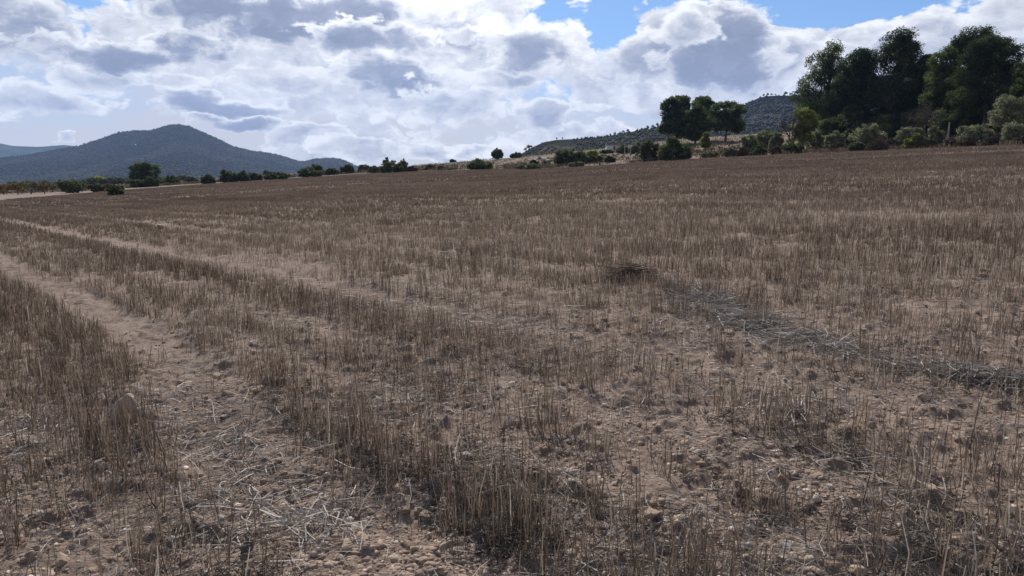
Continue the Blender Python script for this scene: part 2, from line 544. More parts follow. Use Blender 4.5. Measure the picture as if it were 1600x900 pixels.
# ---------------------------------------------------------------- mountains and hills
def ridge(name, sky, dist, near, far, base_py, mat, seed, gull, cols=420, rows=90, exp=1.25, kind='structure'):
    az, te = az_te(np.array([p[0] for p in sky], float), np.array([p[1] for p in sky], float))
    th = np.linspace(az[0], az[-1], cols)
    T = np.interp(th, az, te)
    k = np.exp(-np.linspace(-2, 2, 5) ** 2); k /= k.sum()
    T = np.convolve(np.pad(T, 2, 'edge'), k, 'valid')
    _, tb = az_te(800, base_py)
    rr = np.concatenate([np.linspace(near, dist, rows), np.linspace(dist, far, 14)[1:]])
    RR, TH = np.meshgrid(rr, th, indexing='ij')
    top = CAMZ + dist * T[None, :]
    base = CAMZ + near * float(tb) - 12
    s = np.where(RR <= dist, (RR - near) / (dist - near), 1)
    b = np.where(RR > dist, (RR - dist) / (far - dist), 0)
    X = RR * np.sin(TH); Y = RR * np.cos(TH)
    g = np.abs(fbm(X / gull + Y / gull * .25, Y / gull * .45, 4, seed) - .5) * 2
    z = base + (top - base) * s ** exp
    z = z - (g * .42) * (top - base) * (s * (1 - s)) * 1.9
    z = z - b ** 1.3 * (top - base) * .9
    v = np.column_stack([X.ravel(), Y.ravel(), z.ravel()])
    nr, nc = RR.shape
    i = np.arange(nr - 1)[:, None] * nc; j = np.arange(nc - 1)[None, :]
    q = np.stack([i + j, i + j + 1, i + nc + j + 1, i + nc + j], -1).reshape(-1, 4)[:, ::-1]
    o = mesh_np(name, v, q, mat, smooth=True)
    tag(o, kind=kind)
    return RR, TH, z, T, (rows - 1)


def blob_forest(name, surf, n, size, seed, label, dens=None, front=1.0):
    RR, TH, Z, T, ir = surf
    rng = np.random.default_rng(seed)
    i = rng.uniform(0, ir + .8, n) ** 1.0; j = rng.uniform(0, RR.shape[1] - 1.01, n)
    i = np.minimum(i, ir)
    i0 = np.minimum(i.astype(int), RR.shape[0] - 2); j0 = j.astype(int); fi = i - i0; fj = j - j0

    def s(A):
        return A[i0, j0] * (1 - fi) * (1 - fj) + A[i0 + 1, j0] * fi * (1 - fj) + A[i0, j0 + 1] * (1 - fi) * fj + A[i0 + 1, j0 + 1] * fi * fj
    r, t, z = s(RR), s(TH), s(Z)
    x = r * np.sin(t); y = r * np.cos(t)
    keep = np.ones(n, bool)
    if dens is not None: keep = rng.random(n) < dens(x, y, t, i / ir)
    x, y, z = x[keep], y[keep], z[keep]; n = len(x)
    sc = size * rng.uniform(.45, 1.25, n)
    oc = np.array([(1, 0, 0), (.3, .95, 0), (-.8, .6, 0), (-.8, -.6, 0), (.3, -.95, 0), (0, 0, 1), (0, 0, -.6)], float)
    f = np.array([(k, (k + 1) % 5, 5) for k in range(5)] + [((k + 1) % 5, k, 6) for k in range(5)])
    ang = rng.uniform(0, 6.28, n); ca, sa = np.cos(ang), np.sin(ang)
    jit = rng.uniform(.7, 1.3, (n, 7, 3)) * oc[None] * sc[:, None, None]
    jit[:, :, 2] *= rng.uniform(.9, 1.5, n)[:, None]
    vx = jit[:, :, 0] * ca[:, None] - jit[:, :, 1] * sa[:, None] + x[:, None]
    vy = jit[:, :, 0] * sa[:, None] + jit[:, :, 1] * ca[:, None] + y[:, None]
    vz = jit[:, :, 2] + z[:, None] + sc[:, None] * .35
    v = np.stack([vx, vy, vz], -1).reshape(-1, 3)
    ff = (f[None] + (np.arange(n) * 7)[:, None, None]).reshape(-1, 3)
    tone = np.repeat(np.clip(rng.normal(.45, .25, n), 0, 1), 7)
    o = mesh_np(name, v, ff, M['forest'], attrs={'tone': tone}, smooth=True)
    tag(o, label=label, cat='forest', kind='stuff')


far_sky = [(-500, 226), (-300, 232), (-150, 226), (-60, 222), (0, 224), (20, 228), (60, 229.5), (100, 226.5), (125, 229), (180, 236), (300, 240), (420, 250), (500, 256), (620, 262), (760, 268)]
main_sky = [(-420, 262), (-200, 258), (-60, 252), (0, 247), (45, 242), (80, 235), (120, 229), (150, 219), (185, 207), (210, 204.5), (235, 204), (262, 196), (280, 194.5), (295, 197),
            (330, 212), (365, 229), (395, 236), (420, 239), (445, 245), (465, 252), (478, 252.5), (490, 248.5), (520, 247), (535, 249.5), (550, 256), (560, 262), (600, 268), (700, 276)]
hill_sky = [(960, 232), (985, 214), (1000, 207), (1030, 197), (1070, 190), (1110, 184), (1150, 170), (1165, 163), (1185, 153), (1200, 150), (1240, 149), (1260, 147), (1350, 122),
            (1450, 110), (1550, 102), (1600, 98), (1800, 92), (2100, 100), (2500, 130)]
slope_sky = [(740, 262), (790, 250), (815, 240), (832, 230), (850, 222), (870, 218.5), (900, 217), (930, 215.5), (960, 211), (990, 205), (1030, 199), (1080, 205), (1150, 212), (1250, 222)]
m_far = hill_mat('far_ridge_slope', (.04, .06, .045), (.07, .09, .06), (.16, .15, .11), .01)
m_main = hill_mat('mountain_slope', (.012, .021, .015), (.024, .032, .022), (.065, .062, .048), .012, .56, .70)  # albedo darkened to stand in for cloud shadow on the mountain
m_hill = hill_mat('hill_slope', (.007, .012, .009), (.012, .017, .011), (.036, .033, .025), .02, .56, .72)  # shade of the clouds painted in as a darker hill colour
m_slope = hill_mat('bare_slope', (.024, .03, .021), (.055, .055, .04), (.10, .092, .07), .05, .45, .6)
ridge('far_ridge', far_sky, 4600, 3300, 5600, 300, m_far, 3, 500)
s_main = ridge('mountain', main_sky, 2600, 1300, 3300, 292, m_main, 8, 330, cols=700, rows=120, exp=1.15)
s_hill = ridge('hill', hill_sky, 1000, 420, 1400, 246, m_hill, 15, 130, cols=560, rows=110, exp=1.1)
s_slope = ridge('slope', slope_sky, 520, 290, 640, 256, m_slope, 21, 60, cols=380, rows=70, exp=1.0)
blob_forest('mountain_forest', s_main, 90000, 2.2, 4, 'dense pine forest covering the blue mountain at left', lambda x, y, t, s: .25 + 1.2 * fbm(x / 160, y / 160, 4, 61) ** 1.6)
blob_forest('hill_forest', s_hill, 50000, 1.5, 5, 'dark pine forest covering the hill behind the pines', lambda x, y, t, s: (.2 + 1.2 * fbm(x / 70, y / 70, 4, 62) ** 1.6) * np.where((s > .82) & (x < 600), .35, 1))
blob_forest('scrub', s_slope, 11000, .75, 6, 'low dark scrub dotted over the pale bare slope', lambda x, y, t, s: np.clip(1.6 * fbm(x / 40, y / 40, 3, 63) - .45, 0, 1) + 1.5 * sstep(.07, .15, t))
#__NEXT__

# ---------------------------------------------------------------- foliage
def quads_cloud(rng, cen, rad, n_per, size, aspect=.5, shell=.55, updown=0.0):
    """leaf-sized faces spread through ellipsoids; returns verts, faces, tone"""
    cen = np.asarray(cen, float); rad = np.asarray(rad, float)
    k = len(cen)
    n = k * n_per
    d = rng.normal(size=(n, 3)); d /= np.linalg.norm(d, axis=1)[:, None]
    rr = shell + (1 - shell) * rng.random(n) ** .7
    p = np.repeat(cen, n_per, 0) + d * rr[:, None] * np.repeat(rad, n_per, 0)
    a = rng.normal(size=(n, 3)); a[:, 2] += updown; a /= np.linalg.norm(a, axis=1)[:, None]
    b = np.cross(a, rng.normal(size=(n, 3))); b /= np.linalg.norm(b, axis=1)[:, None]
    s = size * rng.uniform(.55, 1.35, n)[:, None]
    v = np.stack([p - a * s * .5, p + b * s * aspect * .5, p + a * s * .5, p - b * s * aspect * .5], 1).reshape(-1, 3)
    f = np.arange(n * 4).reshape(-1, 4)
    ct = np.clip(rng.normal(.42, .25, k), 0, 1)
    tone = np.clip(np.repeat(ct, n_per) + rng.normal(0, .16, n), 0, 1)
    return v, f, np.repeat(tone, 4)


def tube(path, radii, sides=7):
    path = np.asarray(path, float); n = len(path)
    t = np.gradient(path, axis=0); t /= np.linalg.norm(t, axis=1)[:, None] + 1e-9
    ref = np.array([.3, .9, .2])
    u = np.cross(t, ref); u /= np.linalg.norm(u, axis=1)[:, None] + 1e-9
    w = np.cross(t, u)
    an = np.linspace(0, 2 * np.pi, sides, endpoint=False)
    v = path[:, None] + (u[:, None] * np.cos(an)[None, :, None] + w[:, None] * np.sin(an)[None, :, None]) * np.asarray(radii)[:, None, None]
    i = np.arange(n - 1)[:, None] * sides; j = np.arange(sides)[None]; j2 = (j + 1) % sides
    f = np.stack([i + j, i + j2, i + sides + j2, i + sides + j], -1).reshape(-1, 4)
    return v.reshape(-1, 3), f


class Bag:
    def __init__(s): s.v = []; s.f = []; s.t = []; s.n = 0

    def add(s, v, f, t=.5):
        s.v.append(v); s.f.append(np.asarray(f) + s.n); s.n += len(v)
        s.t.append(np.full(len(v), t) if np.isscalar(t) else t)

    def build(s, name, mat, parent=None, smooth=False, loc=None):
        by = {}
        for f in s.f: by.setdefault(f.shape[1], []).append(f)
        return mesh_np(name, np.vstack(s.v), [np.vstack(x) for x in by.values()], mat, parent, {'tone': np.concatenate(s.t)}, smooth, loc)


def limb(rng, a, b, ra, rb, wob=.06, n=6):
    a = np.asarray(a, float); b = np.asarray(b, float)
    t = np.linspace(0, 1, n)[:, None]
    p = a + (b - a) * t
    ln = np.linalg.norm(b - a)
    p[1:-1] += rng.normal(size=(n - 2, 3)) * wob * ln
    p[:, 2] += np.sin(t[:, 0] * np.pi) * -.04 * ln
    return p, np.linspace(ra, rb, n)


GR = {}


def plant(kind, name, px, base, top, wid, label, cat, mat, group=None, lobes=None, leaf=None, dens=1.0, depth_off=0.0, seed=None, trunk=None,
          open_=.0, stem='trunk', leafname='crown'):
    """one tree or bush standing where its base shows in the photograph; top/wid in the photograph's pixels"""
    rng = np.random.default_rng(seed if seed is not None else int(px * 7 + base * 3) % 99991)
    x, y = ground_at(px, base)
    if depth_off:
        k = 1 + depth_off / math.hypot(x, y); x, y = x * k, y * k
    z = float(height(np.array([x]), np.array([y]), False)[0])
    dist = y * math.cos(PITCH) - (z - CAMZ) * math.sin(PITCH)
    h = (base - top) / F * dist
    if depth_off:                                    # keep the top where it shows
        _, tt = az_te(px, top); h = CAMZ + math.hypot(x, y) * float(tt) - z
    w = wid / F * dist
    root = empty(name, (x, y, z - .05))
    tag(root, label, cat, group)
    lf = leaf or max(.05, min(.30, dist * .00165))
    tb = Bag(); fb = Bag()
    if lobes is None:
        if kind == 'pine':
            lobes = [(rng.uniform(-.28, .28), rng.uniform(.45, .85), rng.uniform(.18, .30), rng.uniform(.12, .2)) for _ in range(7)] + [(0, .86, .24, .14), (0, .35, .42, .2), (-.25, .5, .25, .2), (.25, .5, .25, .2)]
        elif kind == 'round':
            lobes = [(0, .62, .36, .36), (-.2, .5, .28, .28), (.2, .52, .28, .28)] + [(rng.uniform(-.28, .28), rng.uniform(.35, .8), rng.uniform(.14, .24), rng.uniform(.12, .2)) for _ in range(4)]
        else:                                        # bush: sits on the ground
            u0 = rng.uniform(-.12, .12)
            lobes = [(u0, .48, .30, .46), (-.27, .34, .22, .36), (.27, .34, .22, .36)] + [(q_, rng.uniform(.5, 1.02 - abs(q_ - u0) * .9), rng.uniform(.05, .13), rng.uniform(.08, .2)) for q_ in rng.uniform(-.42, .42, 9)]
    # puffs on and in the lobes
    pc = []; pr = []
    pr0 = {'pine': .078, 'round': .10, 'bush': .095}.get(kind, .1) * (h + w) / 2 * (.8 + open_ * .1)
    for (lx, lz, lrx, lrz) in lobes:
        rx, rz = lrx * w, lrz * h; ry = rx * rng.uniform(.75, 1.0)
        cy = rng.uniform(-.22, .22) * w * (.4 if abs(lx) < .1 else 1)
        area = (rx * rz + rx * ry + ry * rz) / 3
        k = int(max(5, 7.5 * area / pr0 ** 2 * (1 - open_ * .5)))
        k = min(k, 120)
        d = rng.normal(size=(k, 3)); d /= np.linalg.norm(d, axis=1)[:, None]
        q = rng.uniform(.35, .93, k) ** .6; q = np.where(rng.random(k) < .16, q * rng.uniform(1.05, 1.35, k), q)
        c = np.column_stack([lx * w + d[:, 0] * rx * q, cy + d[:, 1] * ry * q, lz * h + d[:, 2] * rz * q])
        c = c[c[:, 2] > pr0 * .45]
        s = rng.uniform(.7, 1.3, len(c)) * pr0
        pc.append(c); pr.append(np.column_stack([s * 1.1, s * 1.1, s * .85]))
        # limb to the lobe
        if trunk is not None or kind != 'bush':
            z0 = min(lz * h * .6, h * .55)
            p, r_ = limb(rng, (0, 0, z0 * rng.uniform(.5, 1)), (lx * w, cy, lz * h), .022 * h * .55, .006 * h)
            tb.add(*tube(p, r_, 5), .4)
            for m_ in range(3):
                e = c[rng.integers(len(c))] if len(c) else (0, 0, h * .5)
                p, r_ = limb(rng, p[3] if len(p) > 3 else p[-1], e, .007 * h, .002 * h, .05, 5)
                tb.add(*tube(p, r_, 4), .5)
    pc = np.vstack(pc); pr = np.vstack(pr)
    n_per = int(np.clip(dens * 2.4 * (pr0 / lf) ** 2 * 3.6, 14, 90))
    v, f, t = quads_cloud(rng, pc, pr, n_per, lf * 1.25, .55, .35)
    v[:, 2] = np.maximum(v[:, 2], .02)
    fb.add(v, f, t)
    if kind == 'bush' and trunk is None:
        for m_ in range(6):
            e = pc[rng.integers(len(pc))]
            p, r_ = limb(rng, (rng.normal() * .05 * w, rng.normal() * .05 * w, 0), e, .03 * h, .008 * h, .08, 5)
            tb.add(*tube(p, r_, 5), .4)
        tb.build('stem', M['bark'], root)
        fb.build('foliage', M[mat], root)
    else:
        tr = trunk or (.0, .0)
        tp = np.array([[0, 0, -.15], [.01 * h, 0, h * .12], [tr[0] * w * .5, 0, h * .3], [tr[0] * w, 0, h * .55], [tr[1] * w, 0, h * .85]])
        tb.add(*tube(tp, np.array([.040, .030, .026, .016, .005]) * h * (1.0 if kind != 'pine' else .85), 9), .5)
        tb.build(stem, M['bark'], root, smooth=True)
        fb.build(leafname, M[mat], root)
    return root


def bare_tree(name, px, base, top, wid, label, cat, group=None, leafy=None, seed=1, tone=.35):
    rng = np.random.default_rng(seed)
    x, y = ground_at(px, base); z = float(height(np.array([x]), np.array([y]), False)[0])
    dist = y * math.cos(PITCH)
    h = (base - top) / F * dist; w = wid / F * dist
    root = empty(name, (x, y, z - .05)); tag(root, label, cat, group)
    tb = Bag(); bb = Bag(); tips = []
    t0 = np.array([rng.normal() * .04 * h, 0, h * .26])
    tb.add(*tube([[0, 0, -.1], t0 * .5 + [.02 * h, 0, 0], t0], np.array([.05, .04, .035]) * h, 8), tone)

    def grow(p, d, ln, r, k):
        e = p + d * ln
        q, rr = limb(rng, p, e, r, r * .6, .06, 5)
        bb.add(*tube(q, rr, 4), tone)
        if k == 0: tips.append(e); return
        for _ in range(3 if k < 4 else 4):
            nd = d + rng.normal(size=3) * .55; nd[2] += .12; nd /= np.linalg.norm(nd)
            grow(q[rng.integers(2, 5)], nd, ln * rng.uniform(.6, .85), r * .58, k - 1)
    for a in range(4):
        an = a * 1.57 + rng.uniform(-.4, .4)
        d = np.array([math.cos(an) * w / h * .9, math.sin(an) * .6, 1.0]); d /= np.linalg.norm(d)
        grow(t0, d, h * .27, .022 * h, 4)
    tb.build('trunk', M['bark'], root, smooth=True)
    bb.build('branches', M['bark'], root)
    if leafy:
        tp = np.array(tips)
        tp = tp[rng.random(len(tp)) < leafy[1]]
        v, f, t = quads_cloud(rng, tp, np.full((len(tp), 3), .05 * h), 7, max(.08, dist * .0012), .6, .1)
        fb = Bag(); fb.add(v, f, t); fb.build('leaves', M[leafy[0]], root)
    return root


NTH = ['first', 'second', 'third', 'fourth', 'fifth', 'sixth', 'seventh', 'eighth', 'ninth', 'tenth', 'eleventh', 'twelfth', 'thirteenth', 'fourteenth', 'fifteenth', 'sixteenth']

# the tall dark pines at the right
big = 'tall pines in the dark grove at right'
plant('pine', 'pine_tree', 1288, 222, 71, 84, 'leftmost tall pine of the right grove, ragged and leaning out over the hill', 'pine tree', 'pine', big, depth_off=6, dens=1.0, open_=.6,
      lobes=[(.02, .93, .22, .07), (-.1, .83, .27, .09), (.12, .80, .25, .1), (-.22, .68, .22, .09), (.08, .66, .32, .11), (-.36, .60, .20, .07), (-.28, .46, .30, .09), (.1, .48, .35, .12), (-.36, .34, .22, .07), (.05, .3, .38, .13)], trunk=(.02, .03))
plant('pine', 'pine_tree', 1334, 222, 76, 78, 'second tall pine of the right grove, with a rounded crown top', 'pine tree', 'pine_dark', big, depth_off=7, dens=1.3, open_=.2,
      lobes=[(.02, .92, .26, .07), (-.08, .82, .34, .1), (.14, .78, .32, .1), (0, .66, .44, .13), (.05, .5, .48, .15), (-.1, .36, .46, .14), (0, .24, .42, .12)])
plant('pine', 'pine_tree', 1400, 220, 47, 92, 'tallest pine in the middle of the right grove, with a bulging dome top', 'pine tree', 'pine_dark', big, depth_off=8, dens=1.3, open_=.15,
      lobes=[(-.02, .94, .22, .055), (-.12, .88, .24, .07), (.16, .87, .22, .07), (0, .80, .40, .09), (-.3, .73, .14, .05), (-.05, .68, .32, .10), (.05, .54, .44, .14), (-.1, .4, .48, .14), (.1, .26, .46, .13)])
plant('pine', 'pine_tree', 1440, 218, 84, 56, 'short pointed pine wedged between the two highest crowns', 'pine tree', 'pine_dark', big, depth_off=12, dens=1.3, open_=.1,
      lobes=[(0, .93, .2, .06), (-.1, .82, .36, .1), (.1, .7, .44, .13), (0, .52, .52, .17), (0, .33, .5, .16)])
plant('pine', 'pine_tree', 1468, 218, 73, 62, 'slender pine left of the broad round crown in the right grove', 'pine tree', 'pine', big, depth_off=8, dens=1.2, open_=.2,
      lobes=[(0, .93, .24, .07), (-.06, .83, .36, .1), (.1, .72, .4, .11), (-.05, .57, .44, .14), (0, .42, .46, .14), (.0, .26, .46, .14)])
plant('pine', 'pine_tree', 1510, 216, 47, 74, 'high pine rising behind the broad round crown at right', 'pine tree', 'pine_dark', big, depth_off=14, dens=1.2, open_=.15,
      lobes=[(-.02, .94, .32, .055), (-.2, .88, .24, .07), (.22, .88, .26, .07), (-.3, .80, .2, .07), (0, .80, .44, .1), (0, .62, .46, .15), (0, .42, .46, .15)])
plant('pine', 'pine_tree', 1536, 216, 54, 104, 'broadest round-crowned pine of the right grove, green on its left side', 'pine tree', 'pine_dark', big, depth_off=2, dens=1.5, open_=.0,
      lobes=[(.12, .93, .26, .07), (-.04, .90, .24, .08), (-.18, .82, .2, .08), (.28, .85, .2, .09), (.12, .78, .36, .12), (-.26, .70, .2, .07), (-.36, .58, .2, .06), (.38, .66, .14, .12), (.08, .58, .42, .16), (-.1, .42, .4, .13), (.1, .3, .44, .15)])
plant('pine', 'pine_tree', 1592, 216, 96, 66, 'lower pine at the right edge of the picture, next to the broad crown', 'pine tree', 'pine', big, depth_off=5, dens=1.3, open_=.1)
plant('pine', 'pine_tree', 1640, 214, 80, 90, 'pine cut off by the right edge of the picture', 'pine tree', 'pine_dark', big, depth_off=6, dens=1.2, open_=.1)
plant('bush', 'undergrowth_bush', 1330, 222, 172, 120, 'dark undergrowth under the left pines of the grove', 'bush', 'bush', 'dark undergrowth below the pines', depth_off=5)
plant('bush', 'undergrowth_bush', 1425, 219, 165, 120, 'dark undergrowth below the tallest pine of the grove', 'bush', 'bush', 'dark undergrowth below the pines', depth_off=6)
plant('bush', 'undergrowth_bush', 1510, 217, 160, 120, 'dark undergrowth below the broadest pine of the grove', 'bush', 'bush', 'dark undergrowth below the pines', depth_off=6)
plant('bush', 'undergrowth_bush', 1600, 215, 165, 90, 'dark undergrowth by the right edge behind the grey-green tree', 'bush', 'bush', 'dark undergrowth below the pines', depth_off=6)

# the group of round pines in the middle distance
mid = 'round pines standing together left of the hill'
plant('pine', 'pine_tree', 1056, 225, 151, 54, 'left pine of the rounded group, with a vertical trunk hidden in foliage', 'pine tree', 'pine', mid, dens=1.3,
      lobes=[(.05, .90, .34, .09), (-.2, .78, .26, .13), (.2, .78, .24, .13), (-.1, .6, .38, .16), (.15, .55, .3, .17), (-.15, .38, .34, .16), (.1, .27, .3, .13), (-.42, .3, .12, .08)])
plant('pine', 'pine_tree', 1097, 223, 150, 42, 'middle back pine of the rounded group, its top rounded', 'pine tree', 'pine', mid, depth_off=4, dens=1.2,
      lobes=[(.0, .90, .36, .09), (-.15, .80, .32, .12), (.22, .76, .26, .12), (0, .58, .4, .2), (0, .35, .4, .18)])
plant('pine', 'pine_tree', 1086, 225, 164, 36, 'lower pine in front of the middle of the rounded group', 'pine tree', 'pine', mid, dens=1.3,
      lobes=[(.05, .88, .3, .11), (-.12, .72, .36, .15), (.12, .62, .4, .17), (0, .4, .44, .2), (0, .22, .42, .15)])
plant('pine', 'pine_tree', 1133, 222, 158, 58, 'right pine of the rounded group with its leaning trunk showing', 'pine tree', 'pine', mid, dens=1.0, open_=.35,
      lobes=[(.15, .90, .26, .09), (-.2, .84, .16, .09), (.3, .76, .2, .12), (-.3, .68, .2, .14), (.05, .66, .3, .15), (.32, .52, .18, .14), (.1, .42, .38, .14), (-.25, .42, .24, .14), (.3, .3, .2, .08)], trunk=(.06, .1))
plant('pine', 'young_pine', 1102, 236, 206, 20, 'small bright green young pine in front of the rounded pine group', 'young pine', 'pine_yellow', lobes=[(0, .82, .25, .17), (0, .6, .4, .2), (0, .38, .48, .18)], dens=1.2)

# verge between field and grove
plant('round', 'yellowing_tree', 1253, 236, 168, 38, 'yellow-green tree at the left foot of the tall grove', 'tree', 'pine_yellow', dens=1.0, lobes=[(.0, .82, .4, .16), (.2, .62, .35, .18), (-.1, .5, .32, .16), (.1, .35, .35, .15)])
bare_tree('almond_tree', 1238, 237, 175, 52, 'leafless dark almond tree beside the yellow-green tree', 'almond tree', 'leafless almond trees', seed=4, tone=.2)
bare_tree('almond_tree', 1441, 222, 152, 52, 'leafless almond tree in front of the tallest pine', 'almond tree', 'leafless almond trees', seed=7, tone=.3)
vg = 'olive bushes along the upper field edge'
for px, b, t, w, lab, mt in [
    (1196, 234, 200, 34, 'pale olive bush left of the leafless almond tree', 'olive'),
    (1172, 238, 207, 26, 'thin olive sapling right of the rounded pine group', 'olive'),
    (1212, 236, 208, 20, 'small olive bush touching the leafless almond tree', 'olive'),
    (1276, 233, 205, 30, 'olive bush just right of the yellow-green tree', 'olive'),
    (1304, 232, 203, 30, 'grey olive bush, second right of the yellow-green tree', 'olive'),
    (1357, 231, 197, 58, 'wide olive bush below the gap between second and third tall pine', 'olive'),
    (1420, 228, 194, 40, 'rounded light olive bush beside the foot of the second almond tree', 'olive'),
    (1525, 226, 192, 66, 'broad bright olive bush below the broadest pine', 'olive'),
    (1588, 223, 188, 44, 'olive bush at the right edge under the grey-green tree', 'olive'),
    (1462, 225, 198, 30, 'dim olive bush right of the second almond tree', 'grey_shrub')]:
    plant('bush', 'olive_bush', px, b, t, w, lab, 'olive bush', mt, vg, dens=.9, open_=.2)
plant('round', 'olive_tree', 1578, 218, 150, 62, 'grey-green olive tree against the dark pines at the right edge', 'olive tree', 'olive', depth_off=0, dens=.9, open_=.3,
      lobes=[(-.22, .86, .2, .13), (.2, .84, .22, .14), (0, .66, .4, .2), (-.25, .5, .24, .2), (.25, .48, .26, .2)])
vs = 'low dark shrubs along the upper field edge'
for px, b, t, w, lab, mt, kind in [
    (1200, 225, 203, 40, 'dark oak shrub behind the pale olive bushes', 'bush', 'oak shrub'),
    (1428, 233, 210, 28, 'bright yellow-green shrub at the field edge below the second almond tree', 'pine_yellow', 'shrub'),
    (1370, 236, 218, 32, 'round dark shrub on the field edge right of the wide olive bush', 'brown_shrub', 'shrub'),
    (1240, 240, 222, 36, 'dark shrub at the foot of the first almond tree', 'bush', 'shrub'),
    (1308, 236, 222, 22, 'low grey-brown shrub on the edge left of the round dark shrub', 'brown_shrub', 'shrub'),
    (1340, 236, 222, 26, 'low dark shrub under the wide olive bush', 'bush', 'shrub'),
    (1322, 228, 200, 26, 'green shrub behind the second olive bush', 'bush', 'shrub'),
    (1142, 245, 229, 26, 'green shrub on the field edge below the leaning pine trunk', 'grey_shrub', 'shrub'),
    (1186, 243, 229, 24, 'brown-green shrub on the field edge left of the first almond tree', 'bush', 'shrub'),
    (1161, 244, 230, 18, 'brown twiggy shrub between two edge shrubs under the rounded pines', 'brown_shrub', 'shrub'),
    (1213, 241, 228, 20, 'small brown twiggy shrub left of the shrub at the almond foot', 'brown_shrub', 'shrub'),
    (1108, 247, 236, 26, 'flat green shrub right of the big dark double bush', 'grey_shrub', 'shrub'),
    (1490, 229, 214, 30, 'dull brown shrub right of the post', 'brown_shrub', 'shrub'),
    (1510, 229, 214, 34, 'brown shrub in front of the left side of the broad olive bush', 'brown_shrub', 'shrub'),
    (1553, 227, 212, 30, 'brown shrub in front of the right side of the broad olive bush', 'brown_shrub', 'shrub'),
    (1395, 231, 216, 26, 'low brown shrub between round dark shrub and yellow-green shrub', 'brown_shrub', 'shrub'),
    (1448, 231, 216, 26, 'low brown shrub right of the yellow-green shrub', 'brown_shrub', 'shrub'),
    (1596, 226, 212, 24, 'brown shrub on the field edge at the right border of the picture', 'brown_shrub', 'shrub')]:
    plant('bush', 'edge_shrub', px, b, t, w, lab, kind, mt, vs)
plant('bush', 'oak_bush', 1018, 251, 217, 38, 'left half of the large dark double bush at the field edge', 'oak bush', 'bush', dens=1.3)
plant('bush', 'oak_bush', 1052, 251, 215, 52, 'right half of the large dark double bush, rounder and taller', 'oak bush', 'bush', dens=1.3)
plant('bush', 'oak_bush', 886, 258, 232, 44, 'big dark bush right of the rubble heap, grey-green on its right', 'oak bush', 'bush', dens=1.3)
plant('bush', 'oak_bush', 750, 265, 248, 42, 'single dark green dome bush in the middle of the field edge', 'oak bush', 'bush', dens=1.3, lobes=[(0, .42, .42, .42), (-.25, .32, .24, .32), (.25, .36, .24, .36), (-.05, .66, .2, .34)])
sm = 'small shrubs on the dry bank in the middle'
for px, b, t, w, lab, mt in [
    (908, 256, 236, 20, 'grey-green shrub leaning on the right of the big dark bush', 'grey_shrub'),
    (922, 255, 244, 20, 'dark low shrub a little right of the big dark bush', 'bush'),
    (935, 254, 243, 16, 'second low dark shrub right of the big dark bush', 'bush'),
    (953, 254, 244, 18, 'low shrub on the bank below the white hut', 'bush'),
    (925, 245, 235, 20, 'yellow-green shrub on the bank left of the white hut', 'yellow'),
    (948, 240, 234, 24, 'flat dark shrub just below the white hut', 'bush'),
    (975, 240, 227, 26, 'olive-green shrub on the bank right of the white hut', 'grey_shrub'),
    (996, 240, 224, 26, 'brownish shrub between the white hut and the double bush', 'grey_shrub'),
    (900, 261, 252, 24, 'grey low shrub at the field edge below the big dark bush', 'grey_shrub'),
    (815, 265, 257, 16, 'grey-green tuft at the field edge left of the rubble heap', 'grey_shrub'),
    (832, 265, 256, 28, 'pale grey shrub in front of the rubble heap', 'grey_shrub'),
    (834, 259, 249, 12, 'dark shrub on the left foot of the rubble heap', 'bush'),
    (690, 266, 259, 12, 'tiny dark shrub on the dry bank left of the dome bush', 'brown_shrub'),
    (672, 266, 258, 16, 'tiny brown shrub right of the reddish shrub group', 'brown_shrub'),
    (708, 253.5, 249, 10, 'flat dark shrub on the skyline left of the dome bush', 'bush')]:
    plant('bush', 'bank_shrub', px, b, t, w, lab, 'shrub', mt, sm)
plant('round', 'round_tree', 777, 249.5, 232, 19, 'small lone round tree on the skyline left of the pale slope', 'tree', 'pine', lobes=[(0, .62, .4, .34), (-.2, .5, .28, .3), (.2, .5, .28, .3), (0, .3, .4, .22)])
plant('bush', 'skyline_bush', 806, 247, 238, 18, 'dark bush on the skyline between lone tree and pale slope', 'bush', 'bush')

